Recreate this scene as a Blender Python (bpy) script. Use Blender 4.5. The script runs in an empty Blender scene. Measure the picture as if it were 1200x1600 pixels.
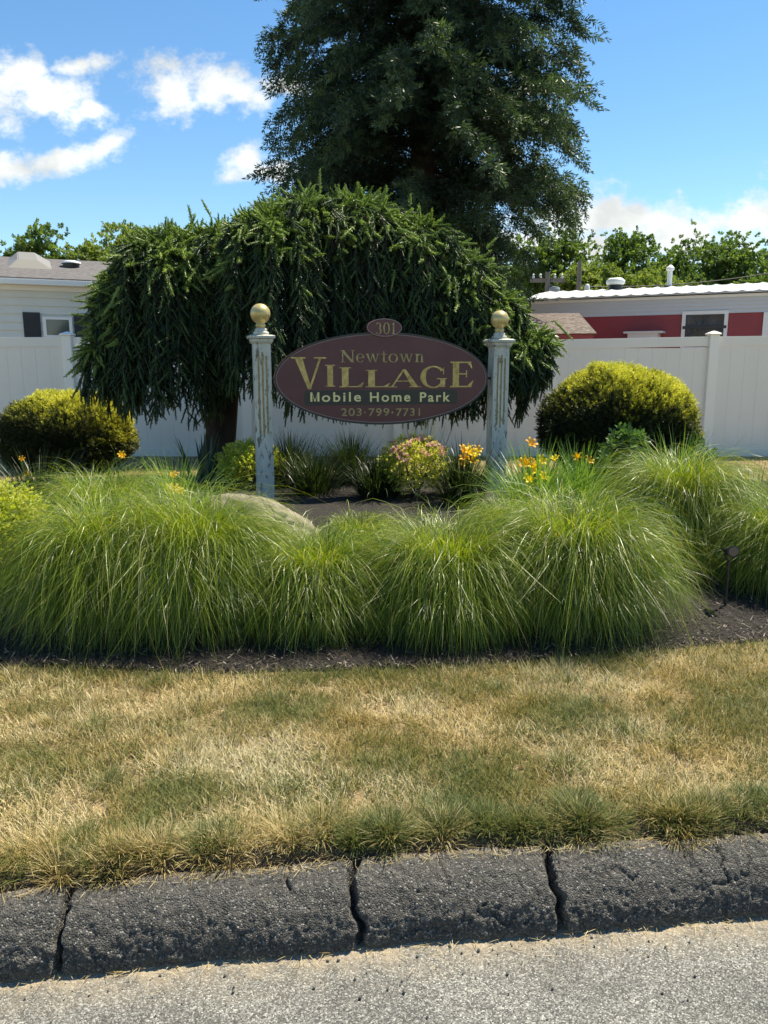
import bpy, bmesh, math, random
import numpy as np
from mathutils import Vector, Matrix
R = math.radians
random.seed(7); rng = np.random.default_rng(11)
scene = bpy.context.scene
COL = scene.collection

# ------------------------------------------------------------------ camera
F, H0 = 1210.0, 572.0                       # focal length and horizon row in photo pixels (1200 x 1600)
CAMZ = 1.5
PITCH = math.atan((800 - H0) / F)
cd = bpy.data.cameras.new('camera'); cam = bpy.data.objects.new('camera', cd); COL.objects.link(cam)
cam.location = (0, 0, CAMZ); cam.rotation_euler = (R(90) - PITCH, 0, 0)
cd.sensor_fit = 'VERTICAL'; cd.sensor_height = 36; cd.lens = 36 * F / 1600
cd.clip_start = 0.05; cd.clip_end = 2000
scene.camera = cam
cp, sp_ = math.cos(PITCH), math.sin(PITCH)
def ray(px, py):
    u, v = (px - 600) / F, (800 - py) / F
    return Vector((u, cp + v * sp_, -sp_ + v * cp))
def P(px, py, Y):                            # photo pixel at distance Y -> world point
    d = ray(px, py); return Vector((0, 0, CAMZ)) + d * (Y / d.y)
def G(px, py, z=0.0):                        # photo pixel on the plane z
    d = ray(px, py); return Vector((0, 0, CAMZ)) + d * ((z - CAMZ) / d.z)

# ------------------------------------------------------------------ world, sun, exposure
SUN_EL, SUN_AZ = R(63), R(52)                # behind the scene, to the right
w = bpy.data.worlds.new('World'); scene.world = w; w.use_nodes = True
nt = w.node_tree; nt.nodes.clear()
def N(t, tree=None, **k):
    n = (tree or nt).nodes.new(t)
    for a, b in k.items(): setattr(n, a, b)
    return n
out = N('ShaderNodeOutputWorld'); bg = N('ShaderNodeBackground'); bg.inputs[1].default_value = 0.095
sky = N('ShaderNodeTexSky', sky_type='NISHITA', sun_disc=False, sun_elevation=SUN_EL, sun_rotation=SUN_AZ,
        altitude=1500, air_density=1.15, dust_density=0.0, ozone_density=3.0)
hs = N('ShaderNodeHueSaturation'); hs.inputs['Saturation'].default_value = 1.2; hs.inputs['Value'].default_value = 1.0
nt.links.new(sky.outputs[0], hs.inputs['Color'])
tc = N('ShaderNodeTexCoord'); sx = N('ShaderNodeSeparateXYZ'); nt.links.new(tc.outputs['Generated'], sx.inputs[0])
def M2(op, a, b=None, c=None, clamp=False):
    n = N('ShaderNodeMath', operation=op, use_clamp=clamp)
    for i, v in enumerate((a, b, c)):
        if v is None: continue
        if isinstance(v, (int, float)): n.inputs[i].default_value = v
        else: nt.links.new(v, n.inputs[i])
    return n.outputs[0]
yy = M2('MAXIMUM', sx.outputs['Y'], 0.05)
U = M2('DIVIDE', sx.outputs['X'], yy); V_ = M2('DIVIDE', sx.outputs['Z'], yy)
cmb = N('ShaderNodeCombineXYZ'); nt.links.new(U, cmb.inputs[0]); nt.links.new(V_, cmb.inputs[1])
def wnoise(scale, detail, rough, off=0.0):
    n = N('ShaderNodeTexNoise', noise_dimensions='3D'); n.inputs['Scale'].default_value = scale
    n.inputs['Detail'].default_value = detail; n.inputs['Roughness'].default_value = rough
    mp = N('ShaderNodeMapping'); mp.inputs['Location'].default_value = (off, off * .7, off); mp.inputs['Scale'].default_value = (1, 1.35, 1)
    nt.links.new(cmb.outputs[0], mp.inputs[0]); nt.links.new(mp.outputs[0], n.inputs['Vector'])
    return n.outputs[0]
n1 = wnoise(13, 9, .62); n2 = wnoise(42, 7, .65, 3.1)
acc = None
blobs = [(-20, 150, 95, 52, 0), (75, 152, 90, 42, -6), (140, 168, 30, 20, 0), (125, 103, 55, 15, 8), (40, 108, 40, 20, 0), (265, 135, 58, 46, 0), (330, 135, 60, 34, 0),
         (385, 150, 50, 28, -12), (-10, 268, 100, 24, 4), (95, 255, 90, 22, 14), (165, 230, 40, 15, 30), (378, 255, 46, 26, 20), (430, 268, 50, 18, 0), (440, 130, 50, 18, 0),
         (900, 345, 110, 44, 0), (1000, 345, 110, 36, -6), (1070, 362, 80, 30, 0), (1150, 348, 90, 46, 20), (1230, 340, 90, 60, 0), (900, 385, 340, 30, 0)]
for (bx, by, ra, rb, rot) in blobs:
    d = ray(bx, by); u0, v0 = d.x / d.y, d.z / d.y
    kx = 1 / (F * d.y); ky = abs((ray(bx, by - 1).z / ray(bx, by - 1).y) - v0)
    au, bv = ra * kx, rb * ky; c, s = math.cos(R(rot)), math.sin(R(rot))
    du = M2('SUBTRACT', U, u0); dv = M2('SUBTRACT', V_, v0)
    a = M2('MULTIPLY_ADD', dv, s / au, M2('MULTIPLY', du, c / au)); b = M2('MULTIPLY_ADD', dv, c / bv, M2('MULTIPLY', du, -s / bv))
    e = M2('SUBTRACT', 1.0, M2('SQRT', M2('ADD', M2('MULTIPLY', a, a), M2('MULTIPLY', b, b))))
    acc = e if acc is None else M2('MAXIMUM', acc, e)
front = M2('GREATER_THAN', sx.outputs['Y'], 0.06)
dens = M2('ADD', acc, M2('MULTIPLY_ADD', n1, 3.2, -1.45)); dens = M2('ADD', dens, M2('MULTIPLY_ADD', n2, 1.7, -.85))
mr = N('ShaderNodeMapRange', interpolation_type='SMOOTHSTEP'); mr.inputs[1].default_value = -0.2; mr.inputs[2].default_value = .95
nt.links.new(dens, mr.inputs[0]); fac = M2('MULTIPLY', mr.outputs[0], front)
shade = N('ShaderNodeMapRange'); shade.inputs[1].default_value = .35; shade.inputs[2].default_value = .7; shade.inputs[3].default_value = 4.3; shade.inputs[4].default_value = 6.8
nt.links.new(wnoise(12, 5, .55, 1.3), shade.inputs[0])
cc = N('ShaderNodeVectorMath', operation='SCALE'); cc.inputs[0].default_value = (.9, .965, 1.06); nt.links.new(shade.outputs[0], cc.inputs['Scale'])
mx = N('ShaderNodeMix', data_type='RGBA'); nt.links.new(fac, mx.inputs[0]); nt.links.new(hs.outputs[0], mx.inputs[6]); nt.links.new(cc.outputs[0], mx.inputs[7])
nt.links.new(mx.outputs[2], bg.inputs[0]); nt.links.new(bg.outputs[0], out.inputs[0])
sl = bpy.data.lights.new('sun', 'SUN'); so = bpy.data.objects.new('sun', sl); COL.objects.link(so)
sl.energy = 4.4; sl.angle = R(0.53); sl.color = (1, .95, .85)
sd = Vector((math.sin(SUN_AZ) * math.cos(SUN_EL), math.cos(SUN_AZ) * math.cos(SUN_EL), math.sin(SUN_EL)))
so.rotation_euler = sd.to_track_quat('Z', 'Y').to_euler()
scene.view_settings.view_transform = 'Standard'; scene.view_settings.look = 'None'; scene.view_settings.gamma = 1
scene.view_settings.exposure = 1.08
scene.view_settings.use_white_balance = True; scene.view_settings.white_balance_temperature = 7200; scene.view_settings.white_balance_tint = 6
scene.render.resolution_x = 768; scene.render.resolution_y = 1024
scene.render.engine = 'CYCLES'
scene.cycles.max_bounces = 8; scene.cycles.transparent_max_bounces = 8

# ------------------------------------------------------------------ helpers
def tag(o, label=None, cat=None, group=None, kind=None):
    if label: o['label'] = label
    if cat: o['category'] = cat
    if group: o['group'] = group
    if kind: o['kind'] = kind
    return o
def empty(name, loc=(0, 0, 0), rz=0, label=None, cat=None, group=None):
    o = bpy.data.objects.new(name, None); COL.objects.link(o); o.location = loc; o.rotation_euler = (0, 0, rz)
    o.empty_display_size = .1
    return tag(o, label, cat, group)
def link(name, me, mat, parent=None, smooth=False):
    o = bpy.data.objects.new(name, me); COL.objects.link(o); me.materials.append(mat)
    if parent: o.parent = parent
    if smooth: me.polygons.foreach_set('use_smooth', np.ones(len(me.polygons), bool))
    return o
def raw(name, V, Fc, mat, parent=None, smooth=False, **attrs):          # big uniform meshes from arrays
    V = np.asarray(V, np.float32).reshape(-1, 3); Fc = np.asarray(Fc, np.int32); k = Fc.shape[1]
    me = bpy.data.meshes.new(name); me.vertices.add(len(V)); me.vertices.foreach_set('co', V.ravel())
    me.loops.add(Fc.size); me.loops.foreach_set('vertex_index', Fc.ravel())
    me.polygons.add(len(Fc)); me.polygons.foreach_set('loop_start', np.arange(0, Fc.size, k, dtype=np.int32))
    me.update(calc_edges=True)
    for a, val in attrs.items():
        at = me.attributes.new(a, 'FLOAT', 'POINT'); at.data.foreach_set('value', np.asarray(val, np.float32).ravel())
    return link(name, me, mat, parent, smooth)
class MB:
    def __init__(s): s.v = []; s.f = []
    def add(s, vs, fs):
        o = len(s.v); s.v += [tuple(v) for v in vs]; s.f += [[i + o for i in f] for f in fs]; return s
    def box(s, x0, x1, y0, y1, z0, z1, M=None):
        vs = [Vector((x, y, z)) for z in (z0, z1) for y in (y0, y1) for x in (x0, x1)]
        if M: vs = [M @ v for v in vs]
        return s.add(vs, [(0, 2, 3, 1), (4, 5, 7, 6), (0, 1, 5, 4), (2, 6, 7, 3), (0, 4, 6, 2), (1, 3, 7, 5)])
    def lathe(s, prof, c=(0, 0, 0), n=24, sq=False, cap=True):            # prof [(r,z)]; sq: square section
        vs = []; 
        for r, z in prof:
            for i in range(n):
                a = 2 * math.pi * (i + .5) / n
                if sq: k = r / max(abs(math.cos(a)), abs(math.sin(a)))
                else: k = r
                vs.append((c[0] + k * math.cos(a), c[1] + k * math.sin(a), c[2] + z))
        fs = [(j * n + i, j * n + (i + 1) % n, (j + 1) * n + (i + 1) % n, (j + 1) * n + i) for j in range(len(prof) - 1) for i in range(n)]
        if cap: fs += [tuple(range(n))[::-1], tuple(range((len(prof) - 1) * n, len(prof) * n))]
        return s.add(vs, fs)
    def tube(s, pts, rad, n=8):
        pts = [Vector(p) for p in pts]; vs = []
        for i, p in enumerate(pts):
            t = (pts[min(i + 1, len(pts) - 1)] - pts[max(i - 1, 0)]).normalized()
            a = t.cross(Vector((.31, .87, .1)) if abs(t.z) > .5 else Vector((0, 0, 1))).normalized(); b = t.cross(a)
            r = rad[i] if hasattr(rad, '__len__') else rad
            vs += [p + (a * math.cos(2 * math.pi * k / n) + b * math.sin(2 * math.pi * k / n)) * r for k in range(n)]
        m = len(pts)
        fs = [(j * n + i, j * n + (i + 1) % n, (j + 1) * n + (i + 1) % n, (j + 1) * n + i) for j in range(m - 1) for i in range(n)]
        fs += [tuple(range(n))[::-1], tuple(range((m - 1) * n, m * n))]
        return s.add(vs, fs)
    def build(s, name, mat, parent=None, smooth=False, bevel=0):
        me = bpy.data.meshes.new(name); me.from_pydata(s.v, [], s.f); me.update()
        if bevel:
            bm = bmesh.new(); bm.from_mesh(me)
            bmesh.ops.bevel(bm, geom=[e for e in bm.edges if e.is_manifold and e.calc_face_angle(0) > .6], offset=bevel, segments=2, affect='EDGES', clamp_overlap=True)
            bm.to_mesh(me); bm.free()
        return link(name, me, mat, parent, smooth)
# numpy gradient-free value noise
def vnoise(p, seed=0):
    p = np.asarray(p, float); i = np.floor(p).astype(np.int64); f = p - i; f = f * f * (3 - 2 * f)
    def h(a):
        n = (a[..., 0] * 73856093) ^ (a[..., 1] * 19349663) ^ (a[..., 2] * 83492791) ^ (seed * 2654435761 & 0x7fffffff)
        n = (n ^ (n >> 13)) * 1274126177 & 0x7fffffff; n = (n ^ (n >> 16)) * 60493 & 0x7fffffff
        return (n % 100003) / 100003.0
    r = 0
    for dx in (0, 1):
        for dy in (0, 1):
            for dz in (0, 1):
                wgt = (f[..., 0] if dx else 1 - f[..., 0]) * (f[..., 1] if dy else 1 - f[..., 1]) * (f[..., 2] if dz else 1 - f[..., 2])
                r = r + wgt * h(i + np.array([dx, dy, dz]))
    return r
def fbm(p, oct=4, seed=0, gain=.5):
    p = np.asarray(p, float); r = 0; a = 1; t = 0
    for k in range(oct): r = r + a * vnoise(p * 2 ** k + 17.3 * k, seed + k); t += a; a *= gain
    return r / t

# ------------------------------------------------------------------ materials
def mat(name, col=(.5, .5, .5), rough=.7, metal=0, spec=.5):
    m = bpy.data.materials.new(name); m.use_nodes = True; b = m.node_tree.nodes['Principled BSDF']
    b.inputs['Base Color'].default_value = (*col, 1); b.inputs['Roughness'].default_value = rough; b.inputs['Metallic'].default_value = metal
    b.inputs['Specular IOR Level'].default_value = spec
    return m
def nz(t, scale, detail=5, rough=.55, coord=None, stretch=(1, 1, 1)):
    tcn = t.nodes.new('ShaderNodeTexCoord'); mp = t.nodes.new('ShaderNodeMapping'); mp.inputs['Scale'].default_value = stretch
    t.links.new(tcn.outputs[coord or 'Object'], mp.inputs[0])
    n = t.nodes.new('ShaderNodeTexNoise'); n.inputs['Scale'].default_value = scale; n.inputs['Detail'].default_value = detail; n.inputs['Roughness'].default_value = rough
    t.links.new(mp.outputs[0], n.inputs['Vector']); return n.outputs[0]
def ramp(t, src, stops):
    r = t.nodes.new('ShaderNodeValToRGB'); e = r.color_ramp.elements
    while len(e) < len(stops): e.new(.5)
    for k, (p, c) in enumerate(stops): e[k].position = p; e[k].color = (*c, 1) if len(c) == 3 else c
    t.links.new(src, r.inputs[0]); return r.outputs[0]
def bump(t, h, strength=.3, dist=.01, prev=None):
    b = t.nodes.new('ShaderNodeBump'); b.inputs['Strength'].default_value = strength; b.inputs['Distance'].default_value = dist
    t.links.new(h, b.inputs['Height'])
    if prev: t.links.new(prev, b.inputs['Normal'])
    return b.outputs[0]
def mixc(t, fac, a, b, blend='MIX'):
    m = t.nodes.new('ShaderNodeMix'); m.data_type = 'RGBA'; m.blend_type = blend
    for i, v in ((0, fac), (6, a), (7, b)):
        if isinstance(v, (int, float)): m.inputs[i].default_value = v
        elif isinstance(v, tuple): m.inputs[i].default_value = (*v, 1)
        else: t.links.new(v, m.inputs[i])
    return m.outputs[2]
def noisy(name, stops, scale, rough=.8, bs=.3, bd=.01, bscale=None, stretch=(1, 1, 1), metal=0, detail=6):
    m = mat(name, rough=rough, metal=metal); t = m.node_tree; b = t.nodes['Principled BSDF']
    t.links.new(ramp(t, nz(t, scale, detail, .6, stretch=stretch), stops), b.inputs['Base Color'])
    t.links.new(bump(t, nz(t, bscale or scale * 2, 6, .6, stretch=stretch), bs, bd), b.inputs['Normal'])
    return m
def leafmat(name, stops, trans=.35, rough=.45, spec=.4, attr='rnd', patch=None, tint=(1.25, 1.25, .55)):
    m = bpy.data.materials.new(name); m.use_nodes = True; t = m.node_tree; b = t.nodes['Principled BSDF']; o = t.nodes['Material Output']
    a = t.nodes.new('ShaderNodeAttribute'); a.attribute_name = attr
    c = ramp(t, a.outputs['Fac'], stops)
    if patch:
        c = mixc(t, ramp(t, nz(t, patch[0], 3), [(.4, (0, 0, 0)), (.62, (1, 1, 1))]), c, mixc(t, 1.0, c, patch[1], 'MULTIPLY'))
    t.links.new(c, b.inputs['Base Color']); b.inputs['Roughness'].default_value = rough; b.inputs['Specular IOR Level'].default_value = spec
    tr = t.nodes.new('ShaderNodeBsdfTranslucent'); t.links.new(mixc(t, 1.0, c, tint, 'MULTIPLY'), tr.inputs[0])
    ms = t.nodes.new('ShaderNodeMixShader'); ms.inputs[0].default_value = trans
    t.links.new(b.outputs[0], ms.inputs[1]); t.links.new(tr.outputs[0], ms.inputs[2]); t.links.new(ms.outputs[0], o.inputs[0])
    return m

# ------------------------------------------------------------------ ground shape
def curve_fit(pts, z):
    w_ = [G(px, py, z) for px, py in pts]; return np.polyfit([p.x for p in w_], [p.y for p in w_], 2)
cb = curve_fit([(0, 1532), (200, 1522), (400, 1503), (600, 1482), (860, 1455), (1200, 1437)], 0.0)     # curb toe on the road
ct = curve_fit([(0, 1398), (300, 1370), (600, 1340), (860, 1325), (1200, 1308)], 0.15)                   # curb back edge
def cv(c, x, lim=1.8):                       # quadratic near the camera, straight on beyond it
    x = np.asarray(x, float); xc = np.clip(x, -lim, lim)
    return np.polyval(c, xc) + (x - xc) * np.polyval(np.polyder(c), xc)
toe = lambda x: cv(cb, x); back = lambda x: cv(ct, x)
be = [G(px, py + 5, .185) for px, py in ((0, 1040), (200, 1046), (350, 1052), (480, 1050), (620, 1046), (800, 1034), (1000, 1017), (1200, 1000))]
bex = np.array([-9] + [p.x for p in be] + [9]); bey = np.array([be[0].y + .15] + [p.y for p in be] + [be[-1].y + .9])
bedge = lambda x: np.interp(x, bex, bey)
def sstep(a, b, x): t_ = np.clip((np.asarray(x, float) - a) / (b - a), 0, 1); return t_ * t_ * (3 - 2 * t_)
def hgt(x, y):
    x = np.asarray(x, float); y = np.asarray(y, float); t_ = y - back(x)
    z = .135 + .045 * sstep(.0, .07, t_) + .01 * sstep(.2, 1.2, t_) + .015 * (fbm(np.stack([x * 2.2, y * 2.2, x * 0], -1), 3, 5) - .5) * sstep(.05, .3, t_)
    z = z + .13 * sstep(3.6, 5.6, y) * (1 - sstep(7.5, 10.5, y)) - .12 * sstep(8, 12, y) - .03 * sstep(13, 30, y)
    return z
def hz(x, y): return float(hgt(x, y))

# ground sheet -----------------------------------------------------------
m = mat('lawn_soil', rough=.95); t = m.node_tree; b = t.nodes['Principled BSDF']
c1 = ramp(t, nz(t, 2.2, 4), [(.35, (.13, .12, .045)), (.5, (.28, .2, .095)), (.68, (.38, .27, .14))])
c1 = mixc(t, ramp(t, nz(t, 60, 4), [(.4, (0, 0, 0)), (.7, (1, 1, 1))]), c1, (.09, .06, .035))
at = t.nodes.new('ShaderNodeAttribute'); at.attribute_name = 'bare'; c1 = mixc(t, at.outputs['Fac'], c1, (.06, .04, .026))
t.links.new(c1, b.inputs['Base Color']); t.links.new(bump(t, nz(t, 90, 5), .8, .02), b.inputs['Normal'])
xs = np.concatenate([[-400, -150, -60, -30, -15], np.linspace(-8, -2.6, 28), np.linspace(-2.5, 2.5, 168), np.linspace(2.6, 8, 28), [15, 30, 60, 150, 400]])
ts = np.concatenate([[-.02, 0], np.linspace(.02, 1.6, 60), np.linspace(1.7, 13, 90), [15, 18, 24, 40, 80, 200, 900]])
X, T = np.meshgrid(xs, ts); Y = back(X) + T; bx_far = np.abs(X) > 30; Y = np.where(bx_far, back(np.sign(X) * 30) + T, Y)
Z = hgt(X, Y); Z[0, :] = -.03
Z[1, :] = .125
nx, nyy = len(xs), len(ts)
def gridf(nx, ny, o=0):
    i = np.arange(nx - 1)[None, :] + nx * np.arange(ny - 1)[:, None]
    return np.stack([i, i + 1, i + 1 + nx, i + nx], -1).reshape(-1, 4) + o
gnd = raw('ground', np.stack([X, Y, Z], -1), gridf(nx, nyy), m, smooth=True, bare=np.clip(1.3 - np.maximum(Y - back(X), 0) / .09, 0, 1)); tag(gnd, kind='structure')

# road -------------------------------------------------------------------
m = mat('road_asphalt', rough=.85); t = m.node_tree; b = t.nodes['Principled BSDF']
tcn = t.nodes.new('ShaderNodeTexCoord')
def voro(t, scale, feature='F1', coord=None):
    v = t.nodes.new('ShaderNodeTexVoronoi'); v.feature = feature; v.inputs['Scale'].default_value = scale
    tn = t.nodes.new('ShaderNodeTexCoord'); t.links.new(tn.outputs['Object'], v.inputs['Vector']); return v
v1 = voro(t, 300)
sepc = t.nodes.new('ShaderNodeSeparateColor'); t.links.new(v1.outputs['Color'], sepc.inputs[0])
agg = ramp(t, sepc.outputs[0], [(0, (.045, .045, .043)), (.3, (.085, .085, .08)), (.6, (.165, .165, .155)), (.85, (.25, .25, .235)), (1, (.45, .45, .42))])
blot = ramp(t, nz(t, 3.5, 5), [(.3, (.7, .69, .68)), (.7, (1.08, 1.06, 1.02))])
agg = mixc(t, 1.0, agg, blot, 'MULTIPLY')
at = t.nodes.new('ShaderNodeAttribute'); at.attribute_name = 'dust'
dn = t.nodes.new('ShaderNodeMath'); dn.operation = 'MULTIPLY'; t.links.new(at.outputs['Fac'], dn.inputs[0]); t.links.new(ramp(t, nz(t, 14, 6, .7), [(.3, (0, 0, 0)), (.62, (1, 1, 1))]), dn.inputs[1])
agg = mixc(t, dn.outputs[0], agg, (.38, .3, .2))
t.links.new(agg, b.inputs['Base Color'])
inv = t.nodes.new('ShaderNodeMath'); inv.operation = 'SUBTRACT'; inv.inputs[0].default_value = 1; t.links.new(v1.outputs['Distance'], inv.inputs[1])
t.links.new(bump(t, inv.outputs[0], .55, .004, bump(t, nz(t, 40, 5), .3, .006)), b.inputs['Normal'])
xs = np.concatenate([[-400, -100, -30, -8], np.linspace(-2, 2, 240), [8, 30, 100, 400]]); ts = np.concatenate([[.2, .1, .03], np.linspace(0, -.7, 50), [-1, -2, -5, -12]])
X, T = np.meshgrid(xs, ts); Y = toe(np.clip(X, -30, 30)) + T
Zr = .006 * (fbm(np.stack([X * 6, Y * 6, X * 0], -1), 4, 9) - .5) * (np.abs(X) < 3)
Zr += .012 * np.exp(-np.abs(T) / .03) * fbm(np.stack([X * 12, Y * 12, X * 0], -1), 3, 3)
raw('road', np.stack([X, Y, Zr], -1), gridf(len(xs), len(ts)), m, smooth=True, dust=np.clip(np.exp(-np.maximum(-T, 0) / .05) * 1.1, 0, 1))['kind'] = 'structure'

# curb: rounded asphalt berm with cracks ------------------------------------
m = mat('curb_asphalt', rough=.9); t = m.node_tree; b = t.nodes['Principled BSDF']
v1 = voro(t, 230); sepc = t.nodes.new('ShaderNodeSeparateColor'); t.links.new(v1.outputs['Color'], sepc.inputs[0])
c1 = ramp(t, sepc.outputs[0], [(0, (.022, .021, .019)), (.5, (.052, .049, .044)), (.8, (.085, .08, .072)), (.94, (.15, .142, .13)), (.985, (.3, .285, .26))])
c1 = mixc(t, ramp(t, nz(t, 18, 6, .65), [(.35, (0, 0, 0)), (.75, (.55, .55, .55))]), c1, (.11, .1, .085))
at = t.nodes.new('ShaderNodeAttribute'); at.attribute_name = 'dust'
c1 = mixc(t, at.outputs['Fac'], c1, (.25, .21, .16))
t.links.new(c1, b.inputs['Base Color'])
inv = t.nodes.new('ShaderNodeMath'); inv.operation = 'SUBTRACT'; inv.inputs[0].default_value = 1; t.links.new(v1.outputs['Distance'], inv.inputs[1])
t.links.new(bump(t, inv.outputs[0], .8, .006, bump(t, nz(t, 60, 5), .6, .008)), b.inputs['Normal'])
prof = np.array([(.012, -.02), (.0, .0), (-.006, .025), (0, .05), (.012, .075), (.035, .103), (.066, .127), (.1, .143), (.14, .151), (.18, .153), (.21, .146), (.225, .11), (.228, .02)])
seg = np.r_[0, np.cumsum(np.hypot(*np.diff(prof, axis=0).T))]; q = np.linspace(0, seg[-1], 96)
ps, pz = np.interp(q, seg, prof[:, 0]), np.interp(q, seg, prof[:, 1])
for _ in range(3): ps[1:-1] = (ps[:-2] + ps[1:-1] * 2 + ps[2:]) / 4; pz[1:-1] = (pz[:-2] + pz[1:-1] * 2 + pz[2:]) / 4
pn = np.stack([-np.gradient(pz), np.gradient(ps)], -1); pn /= np.linalg.norm(pn, axis=1)[:, None]
xs = np.concatenate([np.linspace(-30, -1.6, 60)[:-1], np.linspace(-1.6, 1.6, 900), np.linspace(1.6, 30, 60)[1:]])
X, Q = np.meshgrid(xs, np.arange(96)); S = ps[Q]; Zc = pz[Q]
wd = (back(X) + .02 - toe(X)) / .21
P3 = np.stack([X, S * wd + toe(X), Zc], -1)
d1 = (fbm(P3 * 7, 3, 1) - .5) * .022; d2 = (fbm(P3 * 45, 3, 2) - .5) * .008; d3 = (vnoise(P3 * 190, 3) - .5) * .0055 + (fbm(P3 * 60, 3, 4) - .5) * .008
rough_low = 1 + .55 * np.exp(-((Zc - .04) / .04) ** 2)
disp = d1 + (d2 + d3) * rough_low
def crack(px, py, wid, dep, lean=0, seed=0, t0=0, t1=1):
    global disp
    x0 = G(px, py, .1).x; s = Q / 95.
    xx = x0 + lean * (s - .5) + .02 * (fbm(np.stack([X * 0 + seed, Q / 9., X * 0], -1), 3, seed) - .5) * 2.2
    disp = disp - dep * np.exp(-((X - xx) / wid) ** 2) * (s > t0) * (s < t1)
crack(88, 1460, .007, .05, -.02, 21); crack(553, 1420, .008, .06, -.03, 22); crack(865, 1380, .008, .06, -.005, 23)
crack(452, 1390, .004, .018, -.05, 24, .45, .95); crack(310, 1400, .003, .012, .06, 25, .6, .9); crack(1130, 1370, .003, .012, -.06, 26, .3, .7)
for (xa, xb, zz, sd_) in ((600, 720, .125, 31), (870, 1010, .135, 32), (1090, 1200, .12, 33), (560, 860, .05, 34)):   # lengthwise hair cracks
    a, b_ = G(xa, 1400, .1).x, G(xb, 1400, .1).x
    zl = zz + .05 * (fbm(np.stack([X * 22, X * 0, X * 0], -1), 4, sd_) - .5) * 2 + .02 * (X - a)
    disp = disp - .008 * (fbm(P3 * 30, 2, sd_) > .45) * np.exp(-((Zc - zl) / .003) ** 2) * (X > a) * (X < b_) * (S < .17)
P3[..., 1] += disp * pn[Q, 0]; P3[..., 2] += disp * pn[Q, 1]
dust = np.clip(sstep(.15, .205, S) * .85 * (fbm(P3 * 20, 3, 8) > .42), 0, 1) + .3 * (Zc < .012)
crb = raw('curb', P3, gridf(len(xs), 96), m, smooth=True, dust=dust); tag(crb, kind='structure')

# ------------------------------------------------------------------ vectorised blades
def blades(base, az, L, lean, droop, width, nseg=6, pw=1.0, twist=0.5, rnd=None, curl=None, mid=None):
    """ribbons of tris/quads; base (n,3); returns verts, quads, rnd, tip"""
    n = len(base); az = np.broadcast_to(az, n); d = np.stack([np.cos(az), np.sin(az), 0 * az], -1); side0 = np.stack([-np.sin(az), np.cos(az), 0 * az], -1)
    tw = (rng.random(n) - .5) * 2 * twist * math.pi
    side = side0 * np.cos(tw)[:, None] + (d * .6 + np.array([0, 0, .3])) * np.sin(tw)[:, None]
    p = base.copy(); V = np.empty((n, nseg + 1, 2, 3), np.float32)
    for k in range(nseg + 1):
        s = k / nseg; sm = None if mid is None else np.clip(((k + .5) / nseg - mid[0]) / mid[1], 0, 1)
        wk = width * (1 - s ** 2.2) * (.55 + .45 * min(1, s * 4)) + width * .06
        V[:, k, 0] = p - side * np.reshape(wk, (-1, 1)) / 2; V[:, k, 1] = p + side * np.reshape(wk, (-1, 1)) / 2
        th = lean + droop * (((k + .5) / nseg) ** pw if mid is None else sm * sm * (3 - 2 * sm))
        if curl is not None: aa_ = az + curl * (k / nseg); d = np.stack([np.cos(aa_), np.sin(aa_), 0 * aa_], -1)
        step = (d * np.sin(th)[:, None] + np.array([0, 0, 1.]) * np.cos(th)[:, None]) * (L / nseg)[:, None]
        p = p + step
    base_i = np.arange(n)[:, None] * (2 * (nseg + 1)) + np.arange(nseg)[None, :] * 2
    Fq = np.stack([base_i, base_i + 1, base_i + 3, base_i + 2], -1).reshape(-1, 4)
    if rnd is None: rnd = rng.random(n)
    r = np.repeat(rnd, 2 * (nseg + 1)); tip = np.tile(np.repeat(np.linspace(0, 1, nseg + 1), 2), n)
    return V.reshape(-1, 3), Fq, r, tip
def join(parts):
    Vs, Fs, Rs, o = [], [], [], 0
    for V, Fq, r in parts: Vs.append(V.reshape(-1, 3)); Fs.append(Fq + o); Rs.append(r); o += len(V.reshape(-1, 3))
    return np.concatenate(Vs), np.concatenate(Fs), np.concatenate(Rs)
def instance(T, TF, pos, dirs, Lz, rnd, rxy=None, up=None):
    """template T (k,3) along +z; placed at pos along dirs"""
    d = dirs / np.linalg.norm(dirs, axis=1)[:, None]
    ref = np.tile([0., 0, 1], (len(d), 1)) if up is None else up
    ref = np.where(np.abs((d * ref).sum(1))[:, None] > .97, np.array([[.9, .43, 0]]), ref)
    u = np.cross(ref, d); u /= np.linalg.norm(u, axis=1)[:, None]; v = np.cross(d, u)
    if up is None:
        a = rng.random(len(d)) * 6.283; u, v = u * np.cos(a)[:, None] + v * np.sin(a)[:, None], v * np.cos(a)[:, None] - u * np.sin(a)[:, None]
    rxy = np.ones(len(d)) if rxy is None else rxy
    V = pos[:, None] + (T[None, :, 0, None] * u[:, None] + T[None, :, 1, None] * v[:, None]) * rxy[:, None, None] + T[None, :, 2, None] * (d * Lz[:, None])[:, None]
    Fq = TF[None] + (np.arange(len(pos)) * len(T))[:, None, None]
    return V.reshape(-1, 3), Fq.reshape(-1, TF.shape[1]), np.repeat(rnd, len(T))

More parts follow.
